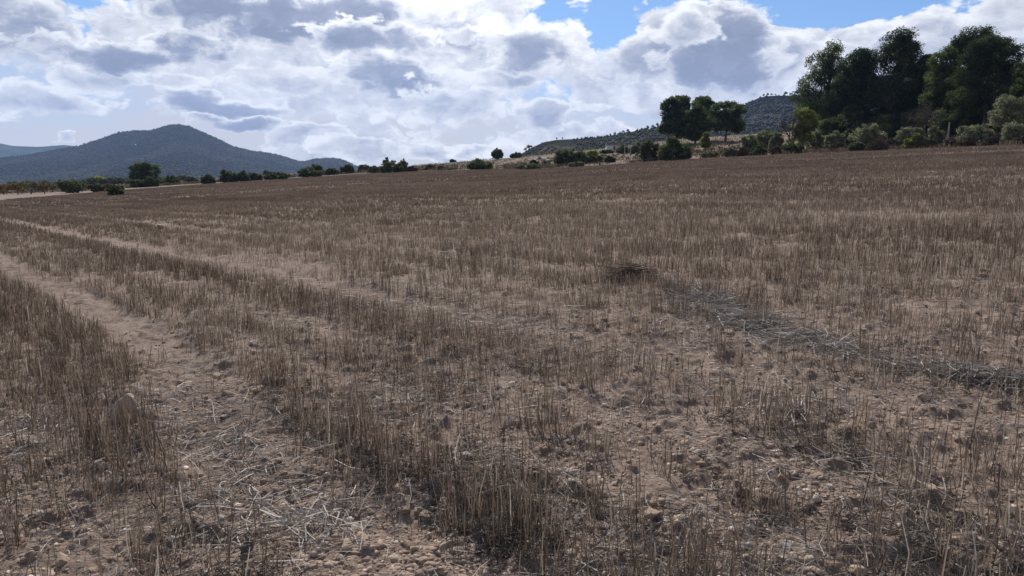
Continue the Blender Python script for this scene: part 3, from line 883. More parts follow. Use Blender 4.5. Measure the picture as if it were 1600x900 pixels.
# bushes on the left half of the field edge
lf = 'dark bushes along the far left field edge'
for px, b, t, w, lab, mt in [
    (325, 287.0, 273, 22, 'small pointed dark bush left of the long row of three bushes', 'bush'),
    (356, 285.5, 264.5, 28, 'leftmost and tallest bush of the row of three dark bushes', 'bush'),
    (380, 284.0, 267, 22, 'middle bush of the row of three dark bushes', 'bush'),
    (400, 282.5, 269, 24, 'rightmost bush of the row of three dark bushes', 'bush'),
    (433, 281.0, 268, 36, 'sprawling green bush right of the row of three', 'bush'),
    (484, 277.0, 262, 40, 'dense broad bush with a ragged top in the left middle', 'bush'),
    (495, 274.5, 256, 24, 'higher back bush rising from the dense broad bush', 'bush'),
    (519, 273.5, 262, 22, 'cone-shaped dark bush right of the dense broad bush', 'bush'),
    (543, 271.5, 256, 20, 'round dark bush standing alone before the reddish shrub group', 'bush'),
    (569, 269.5, 257, 20, 'low grey-green bush left of the reddish shrub', 'grey_shrub'),
    (586, 270.0, 259, 18, 'pale green shrub left below the reddish shrub', 'grey_shrub'),
    (610, 270.5, 252, 40, 'wide dark bush below the reddish spiky shrub', 'bush'),
    (629, 268.5, 248, 17, 'rounded upright bush right of the reddish spiky shrub', 'bush'),
    (643, 268.5, 260, 20, 'low brown shrub right of the wide dark bush', 'brown_shrub'),
    (113, 301.5, 280, 44, 'large dark bush at the right end of the orchard', 'bush'),
    (151, 300.0, 285, 22, 'dark bush on the stony patch, left of two', 'bush'),
    (182, 305.5, 287, 28, 'dark bush on the stony patch, nearest to the field', 'bush'),
    (168, 299.0, 286, 18, 'green bush between the two bushes of the stony patch', 'grey_shrub'),
    (218, 293.0, 279, 26, 'dark bush at the left foot of the lone round tree', 'bush'),
    (237, 292.0, 275, 20, 'dark bush at the right foot of the lone round tree', 'bush'),
    (250, 290.5, 281, 16, 'low bush right of the lone round tree', 'bush'),
    (270, 289.0, 275, 30, 'wide dark bush farther right of the lone round tree', 'bush'),
    (190, 287.5, 276, 20, 'grey-brown bush beside the tiny white house', 'grey_shrub'),
    (418, 272.5, 266, 16, 'dim bush peeping over behind the row of three', 'bush'),
    (133, 297.0, 283, 16, 'grey shrub between orchard bush and yellow tree', 'grey_shrub'),
    (205, 288.0, 280, 18, 'olive-coloured shrub left of the lone round tree', 'grey_shrub'),
    (300, 286.5, 278, 20, 'pale brown shrub left of the small pointed bush', 'brown_shrub')]:
    plant('bush', 'field_bush', px, b, t, w, lab, 'bush', mt, lf)
plant('round', 'round_tree', 226, 289, 252.5, 44, 'lone round green tree below the mountain, on the left field edge', 'tree', 'pine', dens=1.3,
      lobes=[(-.1, .62, .34, .3), (.18, .6, .32, .3), (-.28, .42, .2, .2), (.0, .8, .26, .16), (.28, .4, .2, .2), (0, .35, .38, .2)])
plant('round', 'yellow_tree', 154, 288, 273.5, 22, 'small yellow-green tree above the stony patch', 'tree', 'yellow', dens=1.2)
plant('bush', 'red_shrub', 603, 262, 244.5, 11, 'reddish spiky shrub poking above the wide dark bush', 'shrub', 'red_shrub', lobes=[(0, .4, .35, .4), (.2, .75, .16, .2), (-.3, .62, .16, .14), (.1, .9, .12, .1), (.35, .6, .12, .12)])
for k, (px, b, t, w) in enumerate([(6, 304, 283, 26), (22, 299, 284, 22), (-14, 302, 284, 26), (36, 301, 285, 22), (48, 303, 280, 28), (60, 300, 284, 22), (70, 303, 284, 24), (82, 300, 285, 24), (92, 299, 284, 20), (28, 304, 284, 20), (-30, 304, 284, 24)]):
    bare_tree('orchard_tree', px, b, t, w, 'autumn orchard tree with %s leaves, %s from the left in the orchard' % (['sparse brown', 'greenish'][k % 3 == 1], NTH[sorted([6, 22, -14, 36, 48, 60, 70, 82, 92, 28, -30]).index(px)]),
              'orchard tree', 'autumn trees of the far left orchard', leafy=('grey_shrub' if k % 3 == 1 else 'autumn', .9), seed=20 + k)
# dim tree belt behind the orchard and bushes
belt = np.random.default_rng(9)
for k in range(16):
    px = 2 + k * 19 + belt.uniform(-5, 5)
    b = 297.5 - .048 * px + 0
    plant('bush', 'distant_bush', px, b - 2, b - belt.uniform(9, 14), belt.uniform(20, 34), '%s from the left of the blurred bushes behind the left field edge' % NTH[k], 'bush', ['grey_shrub', 'bush', 'brown_shrub'][k % 3],
          'distant bushes behind the left field edge')

# single trees standing up from the hill ridges
def ridge_tree(px, py_base, hh, surf_sky, dist, label, first=[None]):
    az, _ = az_te(px, 200)
    azs, tes = az_te(np.array([p[0] for p in surf_sky], float), np.array([p[1] for p in surf_sky], float))
    te = np.interp(az, azs, tes)
    if first[0] is None:
        rng = np.random.default_rng(77)
        root = empty('ridge_tree', (0, 0, 0))
        tb = Bag(); tb.add(*tube([[0, 0, -.2], [.02, 0, .25], [0, 0, .7]], [.04, .03, .015], 5)); tb.build('trunk', M['bark'], root)
        fb = Bag(); c = np.array([(0, 0, .72), (-.2, .1, .62), (.22, 0, .6), (.05, -.1, .85)]); fb.add(*quads_cloud(rng, c, np.array([(.3, .3, .22)] * 4), 60, .16, .7, .2)); fb.build('crown', M['forest'], root)
        first[0] = root; r = root
    else:
        r = first[0].copy(); COL.objects.link(r)
        for ch in list(first[0].children):
            c = ch.copy(); COL.objects.link(c); c.parent = r
    s = hh * .8 / F * dist
    r.location = (dist * math.sin(az), dist * math.cos(az), CAMZ + dist * float(te) - .15 * s)
    r.scale = (s, s, s); r.rotation_euler = (0, 0, px * 1.7)
    tag(r, label, 'tree', 'single trees on the hill ridges')


for q, (px, hh) in enumerate([(821, 8), (826, 10), (830, 6), (870, 5), (879, 5), (934, 4), (961, 6), (974, 6), (981, 7)]):
    ridge_tree(px, 0, hh, slope_sky, 520, NTH[q] + ' tiny tree from the left on the crest of the pale lower slope')
for q, (px, hh) in enumerate([(990, 7), (1003, 8), (1012, 9), (1020, 7), (1027, 8)]):
    ridge_tree(px, 0, hh, hill_sky, 1000, NTH[q] + ' tree from the left on the wooded crest left of the rounded pines')
for q, (px, hh) in enumerate([(1191, 6), (1197, 6), (1203, 5), (1209, 4), (1225, 8), (1233, 5), (1242, 10), (1247, 13)]):
    ridge_tree(px, 0, hh, hill_sky, 1000, NTH[q] + ' tree from the left on the flat hill top beside the tall grove')


# ---------------------------------------------------------------- small built things
def box(bag, x0, x1, y0, y1, z0, z1, t=.5):
    v = np.array([(x, y, z) for z in (z0, z1) for y in (y0, y1) for x in (x0, x1)], float)
    f = np.array([(0, 2, 3, 1), (4, 5, 7, 6), (0, 1, 5, 4), (2, 6, 7, 3), (0, 4, 6, 2), (1, 3, 7, 5)])
    bag.add(v, f, t)


def plain_mat(name, col, rough=.7):
    m, nt, b = new_mat(name)
    geo = nt.nodes.new('ShaderNodeNewGeometry')
    c = ramp_node(nt, [(.3, tuple(x * .82 for x in col)), (.7, col)], noise_node(nt, geo.outputs['Position'], 2.5, 6, .6))
    nt.links.new(c, b.inputs['Base Color']); b.inputs['Roughness'].default_value = rough
    return m


M['white_wall'] = plain_mat('white_wall', (.78, .77, .74)); M['roof'] = plain_mat('roof_tiles', (.45, .40, .36)); M['dark_door'] = plain_mat('dark_door', (.10, .09, .08)); M['post'] = plain_mat('grey_post', (.34, .31, .28)); M['pole'] = plain_mat('metal_pole', (.5, .5, .5))


def hut(px, base, wpx, hpx, label, name='white_hut'):
    x, y = ground_at(px, base); z = float(height(np.array([x]), np.array([y]), False)[0])
    w = wpx / F * y; h = hpx / F * y
    r = empty(name, (x, y, z)); r.rotation_euler = (0, 0, .15 - math.atan2(x, y)); tag(r, label, 'hut')
    b = Bag(); box(b, -w / 2, w / 2, -w * .4, w * .4, -.6, h * .86); b.build('wall', M['white_wall'], r)
    b = Bag(); box(b, -w / 2 - .08, w / 2 + .08, -w * .4 - .08, w * .4 + .08, h * .86, h); b.build('roof', M['roof'], r)
    b = Bag(); box(b, w * .12, w * .30, -w * .4 - .03, -w * .4 - .002, -.5, h * .66); b.build('door', M['dark_door'], r)


hut(955.5, 234, 16, 7.5, 'small flat-roofed white hut on the dry bank')
hut(182, 287.2, 5, 8, 'tiny white house far away, left of the lone round tree', 'white_house')


def post(px, base, top, rad, label, mat='post', name='wooden_post', cat='post', group=None):
    x, y = ground_at(px, base); z = float(height(np.array([x]), np.array([y]), False)[0])
    h = (base - top) / F * y
    b = Bag(); b.add(*tube([[0, 0, -.3], [.01 * h, 0, h * .5], [.02 * h, 0, h]], [rad, rad * .95, rad * .85], 8))
    v, f = tube([[.02 * h, 0, h - .001], [.02 * h, 0, h + .02]], [rad * .85, rad * .2], 8); b.add(v, f)
    o = b.build(name, M[mat], None, True, (x, y, z)); tag(o, label, cat, group)


post(1480, 228, 193, .09, 'grey wooden post standing before the right grove', name='wooden_post')
post(975.5, 249, 226, .05, 'thin metal pole on the bank, left of two', 'pole', 'metal_pole', 'pole', 'thin poles right of the white hut')
post(984.5, 250, 228, .05, 'thin metal pole on the bank, right of two', 'pole', 'metal_pole', 'pole', 'thin poles right of the white hut')
post(936, 249, 236, .035, 'short thin stake left of the white hut', 'pole', 'stake', 'stake')


# ---------------------------------------------------------------- stones
def ico(sub):
    import bmesh
    bm = bmesh.new(); bmesh.ops.create_icosphere(bm, subdivisions=sub, radius=1)
    v = np.array([q.co[:] for q in bm.verts]); f = np.array([[q.index for q in p.verts] for p in bm.faces]); bm.free()
    return v, f


def stone_mesh(seed, cuts=9, sub=4, flat=.65):
    rng = np.random.default_rng(seed)
    v, f = ico(sub)
    v = v.copy()
    for _ in range(cuts):                            # chip facets off a ball
        n = rng.normal(size=3); n /= np.linalg.norm(n); d = rng.uniform(.5, .8)
        k = np.maximum(v @ n - d, 0); v -= k[:, None] * n * .92
    s = rng.uniform(.8, 1.25, 3); s[2] *= flat
    v = v * s
    w = (fbm(v[:, 0] * 2.2 + v[:, 2], v[:, 1] * 2.2 - v[:, 2] * .7, 4, seed) - .5) * .22
    v *= (1 + w)[:, None]
    me = bpy.data.meshes.new('stone')
    me.from_pydata(v.tolist(), [], f.tolist())
    me.polygons.foreach_set('use_smooth', np.ones(len(f), bool)); me.update()
    return me


STONES = [stone_mesh(100 + k, cuts=13 + k % 5, flat=[.55, .7, .85][k % 3]) for k in range(9)]
for me in STONES: me.materials.append(M['stone_tan'])


def stone(x, y, r, label, mat='stone_tan', group=None, k=0, sc=(1, 1, 1), rot=None, name='stone', sink=.35, cat='stone', rng=np.random.default_rng(5)):
    me = STONES[k % 9]
    o = bpy.data.objects.new(name, me); COL.objects.link(o)
    if mat != 'stone_tan':
        o.material_slots[0].link = 'OBJECT'; o.material_slots[0].material = M[mat]
    z = float(height(np.array([x]), np.array([y]))[0])
    o.location = (x, y, z + r * sc[2] * (.65 - sink)); o.scale = (r * sc[0], r * sc[1], r * sc[2])
    o.rotation_euler = rot or (rng.uniform(-.3, .3), rng.uniform(-.3, .3), rng.uniform(0, 6.28))
    tag(o, label, cat, group)
    return o


LANDMARKS = []


def stone_px(px, py, wpx, label, **kw):
    LANDMARKS.append((px, py, label))
    x, y = ground_at(px, py + wpx * .12)
    return stone(x, y, wpx / F * y / 2 * 1.0, label, **kw)


stone_px(197, 655, 66, 'largest boulder, tan and rounded, half hidden by stalks at left', k=5, sc=(.82, .8, 1.2), sink=.22, name='boulder', cat='boulder', rot=(0, 0, 1))
stone_px(224, 664, 20, 'dark brown clod touching the right side of the largest boulder', mat='stone_dark', k=3, sc=(.8, .8, 1.9), sink=.1, name='soil_clod', cat='clod')
stone_px(385, 868, 26, 'dark grey wedge-shaped stone standing up in the near left track', mat='stone_dark', k=1, sc=(.75, .6, 1.5), sink=.1, rot=(.1, .5, .6))
stone_px(1058, 852, 24, 'pale whitish stone near the bottom right of centre', mat='stone_pale', k=2, sc=(1, .9, .9), sink=.1)
stone_px(728, 722, 15, 'pale angular stone on the bare patch above the bottom centre', mat='stone_pale', k=4, sc=(.9, .8, 1.3), sink=.05)
stone_px(946, 829, 32, 'wide flat tan stone on the central bare patch', k=0, sc=(1, .7, .6))
stone_px(892, 769, 20, 'grey stone above the wide flat tan stone', mat='stone_pale', k=3, sc=(1, .8, .8))
stone_px(851, 776, 20, 'pale flat stone left of the cluster on the central bare patch', mat='stone_pale', k=6, sc=(1, .8, .6))
stone_px(897, 787, 17, 'tan round stone in the middle of the central cluster', k=7)
stone_px(918, 785, 16, 'brown stone right of the tan round one in the central cluster', k=8)
stone_px(960, 755, 20, 'pale cracked stone upper right of the central cluster', mat='stone_pale', k=1, sc=(1, .8, .7))
stone_px(1024, 826, 18, 'grey stone between the flat tan stone and the whitish stone', mat='stone_dark', k=2)
stone_px(1021, 797, 26, 'pale brown stone behind the grey one right of centre', k=5, sc=(1, .8, .7))
stone_px(995, 793, 16, 'small tan stone left of the pale brown stone', k=6)
stone_px(666, 803, 22, 'tan stone at the right border of the near wheel track', k=4)
stone_px(836, 753, 16, 'brown stone above the pale flat stone', k=3)
stone_px(930, 797, 22, 'tan oblong stone under the central cluster', k=0, sc=(1, .7, .7))
stone_px(265, 708, 24, 'pinkish tan block right below the boulder', k=8, sc=(1, .8, .9))
stone_px(275, 848, 26, 'pale tan block among the stones at the bottom left', mat='stone_pale', k=7)
stone_px(305, 822, 26, 'tan block upright in the near left track', k=2, sc=(.9, .8, 1.1))
stone_px(98, 882, 28, 'brown round stone in the bottom left corner', k=5)
stone_px(70, 745, 16, 'small whitish stone between stalks at far left', mat='stone_pale', k=3)
stone_px(117, 416, 15, 'light boulder sitting in the stubble strip at upper left', mat='stone_tan', k=5, sc=(1, .9, 1.1), sink=.0, name='boulder', cat='boulder')
stone_px(253, 357, 13, 'pale flat stone far off in the upper left stubble', mat='stone_tan', k=1, sc=(1.1, .8, .8), sink=-.1)
stone_px(240, 360, 7, 'small pale stone left beside the far flat stone', mat='stone_tan', k=2, sink=-.1)
stone_px(1141, 528, 24, 'tan stone left of the straw windrow', k=6, sc=(1, .8, .8), sink=.1)
stone_px(338, 583, 22, 'brown clod-like stone at the right edge of the near wheel track', k=8, sink=.25)
stone_px(402, 618, 22, 'tan stone half under stalks beside the near wheel track', k=7, sink=.25)
stone_px(308, 668, 16, 'small tan stone in the near wheel track right of the boulder', k=3)
stone_px(1500, 795, 20, 'tan stone low in the right foreground', k=4)
stone_px(1335, 805, 18, 'tan flat stone in the right foreground near the bare patch', k=0, sc=(1, .8, .6))
stone_px(1432, 702, 30, 'broad light brown stone sunk in soil at right', k=0, sc=(1, .8, .6))
stone_px(1298, 762, 18, 'light grey stone among straw at right', mat='stone_pale', k=8)

srng = np.random.default_rng(31)


def bare(x, y):
    """how bare the soil is here, 0..1"""
    tm = track_mask(x, y)
    s = x * RN[0] + y * RN[1]
    n = fbm((x * RU[0] + y * RU[1]) / 3.4, (x * RN[0] + y * RN[1]) / .75, 4, 44)
    l = x * RU[0] + y * RU[1]
    sw = s + (fbm(l / 2.2, s * 0 + 4, 3, 72) - .5) * .34
    gaps = np.zeros_like(s)
    for c, w in ((2.55, .10), (3.25, .16), (5.35, .15), (6.1, .12), (8.6, .16), (11.4, .16), (15.6, .3), (21, .25), (26.5, .3), (34, .3), (46, .4)):
        w = w * 1.35
        gaps = np.maximum(gaps, sstep(w * 1.6, w * .7, np.abs(sw - c)) * np.clip(fbm(l / 2.5, s * 0 + c, 2, 73) * 2.8 - .4, 0, .92))
    right = sstep(.2, 1.8, x) * sstep(12, 5, y)
    far = sstep(9, 30, np.hypot(x, y))
    b = np.clip((n - .57 - .0 * far + .05 * sstep(8, 4, y)) * (3.4 - 1.4 * far) + right * .16, 0, .85 - .4 * far)
    b = np.maximum(b, gaps * (1 - .5 * far))
    b = np.maximum(b, sstep(.4, .1, np.abs(s - .45) - .15) * .55 * sstep(9, 5, y))
    return np.maximum(b, tm * (.98 - .30 * sstep(18, 60, np.hypot(x, y))))


def scatter_px(n, rng, rmin, rmax, half=R(38)):
    """even in the picture rather than on the ground: more points near the camera"""
    u = rng.random(n)
    r = 1 / (1 / rmin + u * (1 / rmax - 1 / rmin))
    a = rng.uniform(-half, half, n)
    return r * np.sin(a), r * np.cos(a)


SHORT = ['the largest boulder', 'the clod touching the boulder', 'the dark grey wedge-shaped stone', 'the whitish stone right of centre', 'the pale angular stone', 'the wide flat tan stone', 'the grey stone above the flat one',
         'the pale flat stone of the cluster', 'the tan round cluster stone', 'the brown cluster stone', 'the pale cracked stone', 'the grey stone beside the whitish one', 'the pale brown stone right of centre',
         'the tan stone by the pale brown one', 'the tan stone at the near track border', 'the brown stone above the cluster', 'the tan oblong stone', 'the pinkish tan block', 'the pale tan block', 'the upright tan block',
         'the brown round corner stone', 'the whitish stone at far left', 'the light upper-left boulder', 'the far pale flat stone', 'the far small pale stone', 'the tan stone left of the straw row', 'the clod-like brown stone',
         'the tan stone half under stalks', 'the tan stone right of the boulder', 'the low tan stone at right', 'the flat tan stone at right', 'the broad sunken stone at right', 'the light grey stone among straw']


def to_px(x, y):
    z = float(height(np.array([x]), np.array([y]), False)[0]) - CAMZ
    dep = y * math.cos(PITCH) - z * math.sin(PITCH)
    return 800 + F * x / dep, 450 - F * (y * math.sin(PITCH) + z * math.cos(PITCH)) / dep


# the small stones one can make out singly
px_, py_ = scatter_px(1400, srng, 2.3, 12, R(35.5))
keep = srng.random(1400) < (.12 + .88 * bare(px_, py_)) * (.35 + .65 * sstep(9, 5, py_))
px_, py_ = px_[keep][:204], py_[keep][:204]
todo = {}
for k in range(len(px_)):
    x, y = float(px_[k]), float(py_[k])
    u, v = to_px(x, y)
    j = min(range(len(LANDMARKS)), key=lambda q: (LANDMARKS[q][0] - u) ** 2 + (LANDMARKS[q][1] - v) ** 2)
    du, dv = u - LANDMARKS[j][0], v - LANDMARKS[j][1]
    side = ('right of' if du > 0 else 'left of') if abs(du) > abs(dv) else ('in front of' if dv > 0 else 'behind')
    nm = ('tan', 'tan', 'tan', 'pale grey')[k % 4]
    todo.setdefault((nm, j, side), []).append((math.hypot(du, dv), x, y, k))
ORD = ['nearest', 'second nearest', 'third nearest', 'fourth nearest', 'fifth nearest', 'sixth nearest', 'seventh nearest', 'eighth nearest', 'ninth nearest', 'tenth nearest', 'eleventh nearest', 'twelfth nearest', 'outermost']
for (nm, j, side), lst in todo.items():
    for q, (_, x, y, k) in enumerate(sorted(lst)):
        rad = float(np.clip(srng.lognormal(-3.75, .36), .015, .045))
        stone(x, y, rad, '%s %s small stone %s %s' % (ORD[min(q, 12)], nm.replace('pale ', ''), side, SHORT[j]), 'stone_tan' if nm == 'tan' else 'stone_pale', 'small stones lying singly on the field', k,
              (1, srng.uniform(.7, 1), srng.uniform(.6, 1)), sink=.3)

# gravel and crumbs of soil
def build_gravel():
    rng = np.random.default_rng(12)
    n = 200000
    x, y = scatter_px(n, rng, 2.2, 26, R(62))
    cl = fbm(x / .35, y / .35, 3, 88)
    keep = rng.random(n) < np.clip((.25 + .75 * bare(x, y)) * (.15 + 1.7 * cl ** 2), 0, 1) * (1 - .85 * sstep(6, 14, np.hypot(x, y)))
    x, y = x[keep], y[keep]; n = len(x)
    r = np.hypot(x, y)
    rad = np.clip(rng.lognormal(-5.0, .62, n), .0035, .028) * np.maximum(1, (r / 9) ** .3)
    z = height(x, y)
    v0, f0 = ico(1); m = len(v0)
    jit = v0[None] * rng.uniform(.55, 1.35, (n, m, 1)) * rad[:, None, None]
    jit *= rng.uniform(.6, 1.3, (n, 1, 3))
    jit[:, :, 2] *= .6
    an = rng.uniform(0, 6.28, n); ca, sa = np.cos(an)[:, None], np.sin(an)[:, None]
    v = np.stack([jit[:, :, 0] * ca - jit[:, :, 1] * sa + x[:, None], jit[:, :, 0] * sa + jit[:, :, 1] * ca + y[:, None], jit[:, :, 2] + (z - rad * .16)[:, None]], -1).reshape(-1, 3)
    f = (f0[None] + (np.arange(n) * m)[:, None, None]).reshape(-1, 3)
    tone = np.repeat(np.clip(rng.normal(.48, .24, n), 0, 1), m)
    o = mesh_np('gravel', v, f, M['gravel'], attrs={'tone': tone}, smooth=False)
    tag(o, 'crumbs of soil and fine gravel strewn over the bare field', 'gravel', kind='stuff')


build_gravel()


# ---------------------------------------------------------------- stubble
def blades(bag, x, y, h, w, lean, rng, tone, prism, z=None, zoff=-.01):
    n = len(x)
    if z is None: z = height(x, y)
    an = rng.uniform(0, 2 * np.pi, n)
    lx, ly = np.cos(an) * lean * h, np.sin(an) * lean * h
    b0 = np.column_stack([x, y, z + zoff]); b2 = np.column_stack([x + lx, y + ly, z + h * np.sqrt(np.clip(1 - lean ** 2, .05, 1))])
    bend = rng.normal(0, .05, (n, 3)) * h[:, None]; bend[:, 2] = 0
    b1 = (b0 + b2) / 2 + bend
    yaw = rng.uniform(0, np.pi, n)
    if prism:
        # a folded blade: three edges, so it keeps some width from every side
        o = np.column_stack([np.cos(yaw), np.sin(yaw), np.zeros(n)]); q = np.column_stack([-np.sin(yaw), np.cos(yaw), np.zeros(n)])
        W = w[:, None]
        lev = []
        for p, k in ((b0, .62), (b1, .56), (b2, .46)):
            lev += [p - o * W * k, p + q * W * k * .7, p + o * W * k]
        v = np.stack(lev, 1)
        base = (np.arange(n) * 9)[:, None]
        fs = [base + np.array([a0, a0 + 1, a0 + 4, a0 + 3])[None] for a0 in (0, 1, 3, 4)]
        bag.add(v.reshape(-1, 3), np.concatenate(fs), np.repeat(tone, 9))
    else:
        o = np.column_stack([np.cos(yaw), np.sin(yaw), np.zeros(n)]) * w[:, None] * .5
        v = np.stack([b0 - o, b0 + o, b2 + o * .7, b2 - o * .7], 1)
        bag.add(v.reshape(-1, 3), np.arange(n * 4).reshape(-1, 4), np.repeat(tone, 4))


def stub_density(x, y):
    """share of full stand, 0..1"""
    b = bare(x, y)
    r = np.hypot(x, y)
    d = 1 - b
    s_ = x * RN[0] + y * RN[1]
    n = fbm(x / .5, y / .5, 3, 91)
    far = sstep(7, 26, r)
    d = d * (np.clip(.60 + (n - .35) * 1.6, .18, 1) * (1 - far) + np.clip(.65 + (n - .5) * .8, .3, 1) * far)
    d = d * (1 - .45 * sstep(-.2, 1.4, x) * sstep(9, 5, y)) * (1 - .18 * sstep(1.4, .9, s_) * sstep(7, 4, y))
    return d


def build_stubble():
    rng = np.random.default_rng(3)

    def rows_pts(r0, r1, dens, step, gap=.18):
        """clumps of stalks along drill rows"""
        S = r1 + 2
        half = R(78) if r1 < 10 else R(52) if r1 < 30 else R(44)
        area = (r1 ** 2 - r0 ** 2) * half
        n = int(area * dens / step)
        r = np.sqrt(rng.uniform(r0 ** 2, r1 ** 2, n)); a = rng.uniform(-half, half, n)
        x, y = r * np.sin(a), r * np.cos(a)
        s = x * RN[0] + y * RN[1]
        ds = np.round(s / gap) * gap - s
        x = x + ds * RN[0] * .86; y = y + ds * RN[1] * .86
        keep = rng.random(n) < stub_density(x, y)
        x, y = x[keep], y[keep]
        m = np.maximum(1, rng.poisson(step, len(x)))
        X = np.repeat(x, m); Y = np.repeat(y, m)
        sp = .016 + .010 * np.sqrt(step)
        return X + rng.normal(0, sp, len(X)), Y + rng.normal(0, sp, len(X))

    def hgt(x, y, n):
        base = (.085 + .035 * sstep(7, 3, y)) + .125 * fbm(x / 1.1, y / 1.1, 3, 55)
        return base * np.clip(rng.normal(.95, .28, n), .25, 1.6) * (1 - .27 * sstep(9, 26, np.hypot(x, y)))
    def tone(n, m=.40, s_=.24):
        patch = (fbm(x / 2.5, y / 2.5, 4, 66) - .5) * .4 + (fbm((x * RN[0] + y * RN[1]) / 1.3, (x * RU[0] + y * RU[1]) / 26, 3, 67) - .5) * .38
        return np.clip(rng.normal(m, s_, n) + patch, 0, 1)
    b = Bag()
    x, y = rows_pts(1.5, 9, 900, 4); n = len(x)
    blades(b, x, y, hgt(x, y, n), rng.uniform(.0026, .0046, n), np.clip(np.abs(rng.normal(0, .15, n)), 0, .8), rng, tone(n), True)
    # stalks standing round the big boulder
    bx, by = ground_at(197, 690)
    m = 170
    x = bx + rng.normal(0, .16, m); y = by + rng.normal(-.06, .07, m)
    blades(b, x, y, rng.uniform(.12, .30, m), rng.uniform(.0026, .0046, m), np.clip(np.abs(rng.normal(0, .15, m)), 0, .8), rng, np.clip(rng.normal(.42, .24, m), 0, 1), True)
    x, y = rows_pts(9, 24, 880, 4); n = len(x)
    blades(b, x, y, hgt(x, y, n), rng.uniform(.004, .008, n), np.clip(np.abs(rng.normal(0, .15, n)), 0, .8), rng, tone(n), False)
    print('mid stalks', n)
    x, y = rows_pts(24, 60, 370, 3); n = len(x)
    blades(b, x, y, hgt(x, y, n), rng.uniform(.009, .017, n), np.clip(np.abs(rng.normal(0, .15, n)), 0, .8), rng, tone(n, .36, .17), False)
    print('far stalks', n)
    x, y = rows_pts(60, 168, 85, 2); n = len(x)
    az = np.arctan2(x, y); E = edge_r(az)
    lim = E * np.interp(az, [-.62, -.5, -.3, -.1, 0, .2], [.66, .84, .90, .93, .97, .985])
    k = np.hypot(x, y) < lim; x, y = x[k], y[k]; n = len(x)
    blades(b, x, y, hgt(x, y, n) * .9, rng.uniform(.022, .04, n), np.clip(np.abs(rng.normal(0, .15, n)), 0, .8), rng, tone(n, .34, .14), False)
    print('distant stalks', n)
    o = b.build('stubble', M['stubble'])
    tag(o, 'brown cut cereal stubble standing in drill rows across the field', 'stubble', kind='stuff')


build_stubble()


# ---------------------------------------------------------------- straw
def straws(bag, x, y, ln, w, rng, zoff, tone, tilt=.12, ang=None, spread=3.14):
    n = len(x)
    a = rng.uniform(-spread, spread, n) + (0 if ang is None else ang)
    d = np.column_stack([np.cos(a), np.sin(a), np.zeros(n)])
    h = ln[:, None] / 2
    c = np.column_stack([x, y, np.zeros(n)])
    p0 = c - d * h; p2 = c + d * h
    side = np.column_stack([-np.sin(a), np.cos(a), np.zeros(n)])
    p1 = c + side * rng.normal(0, .08, n)[:, None] * ln[:, None]
    z0 = height(p0[:, 0], p0[:, 1]); z1 = height(p1[:, 0], p1[:, 1]); z2 = height(p2[:, 0], p2[:, 1])
    t = rng.normal(0, tilt, n) * ln
    base = np.maximum(z1, (z0 + z2) / 2)
    p0[:, 2] = np.maximum(base + zoff - t * .5, z0 + .004); p1[:, 2] = base + zoff + np.abs(rng.normal(0, .04, n)) * ln; p2[:, 2] = np.maximum(base + zoff + t * .5, z2 + .004)
    up = np.array([0, 0, 1.0])
    rll = rng.uniform(0, np.pi, n)
    o = (side * np.cos(rll)[:, None] + up * np.sin(rll)[:, None]) * w[:, None] * .5
    v = np.stack([p0 - o, p0 + o, p1 - o, p1 + o, p2 - o, p2 + o], 1).reshape(-1, 3)
    b = (np.arange(n) * 6)[:, None]
    f = np.concatenate([b + np.array([[0, 1, 3, 2]]), b + np.array([[2, 3, 5, 4]])])
    bag.add(v, f, np.repeat(tone, 6))


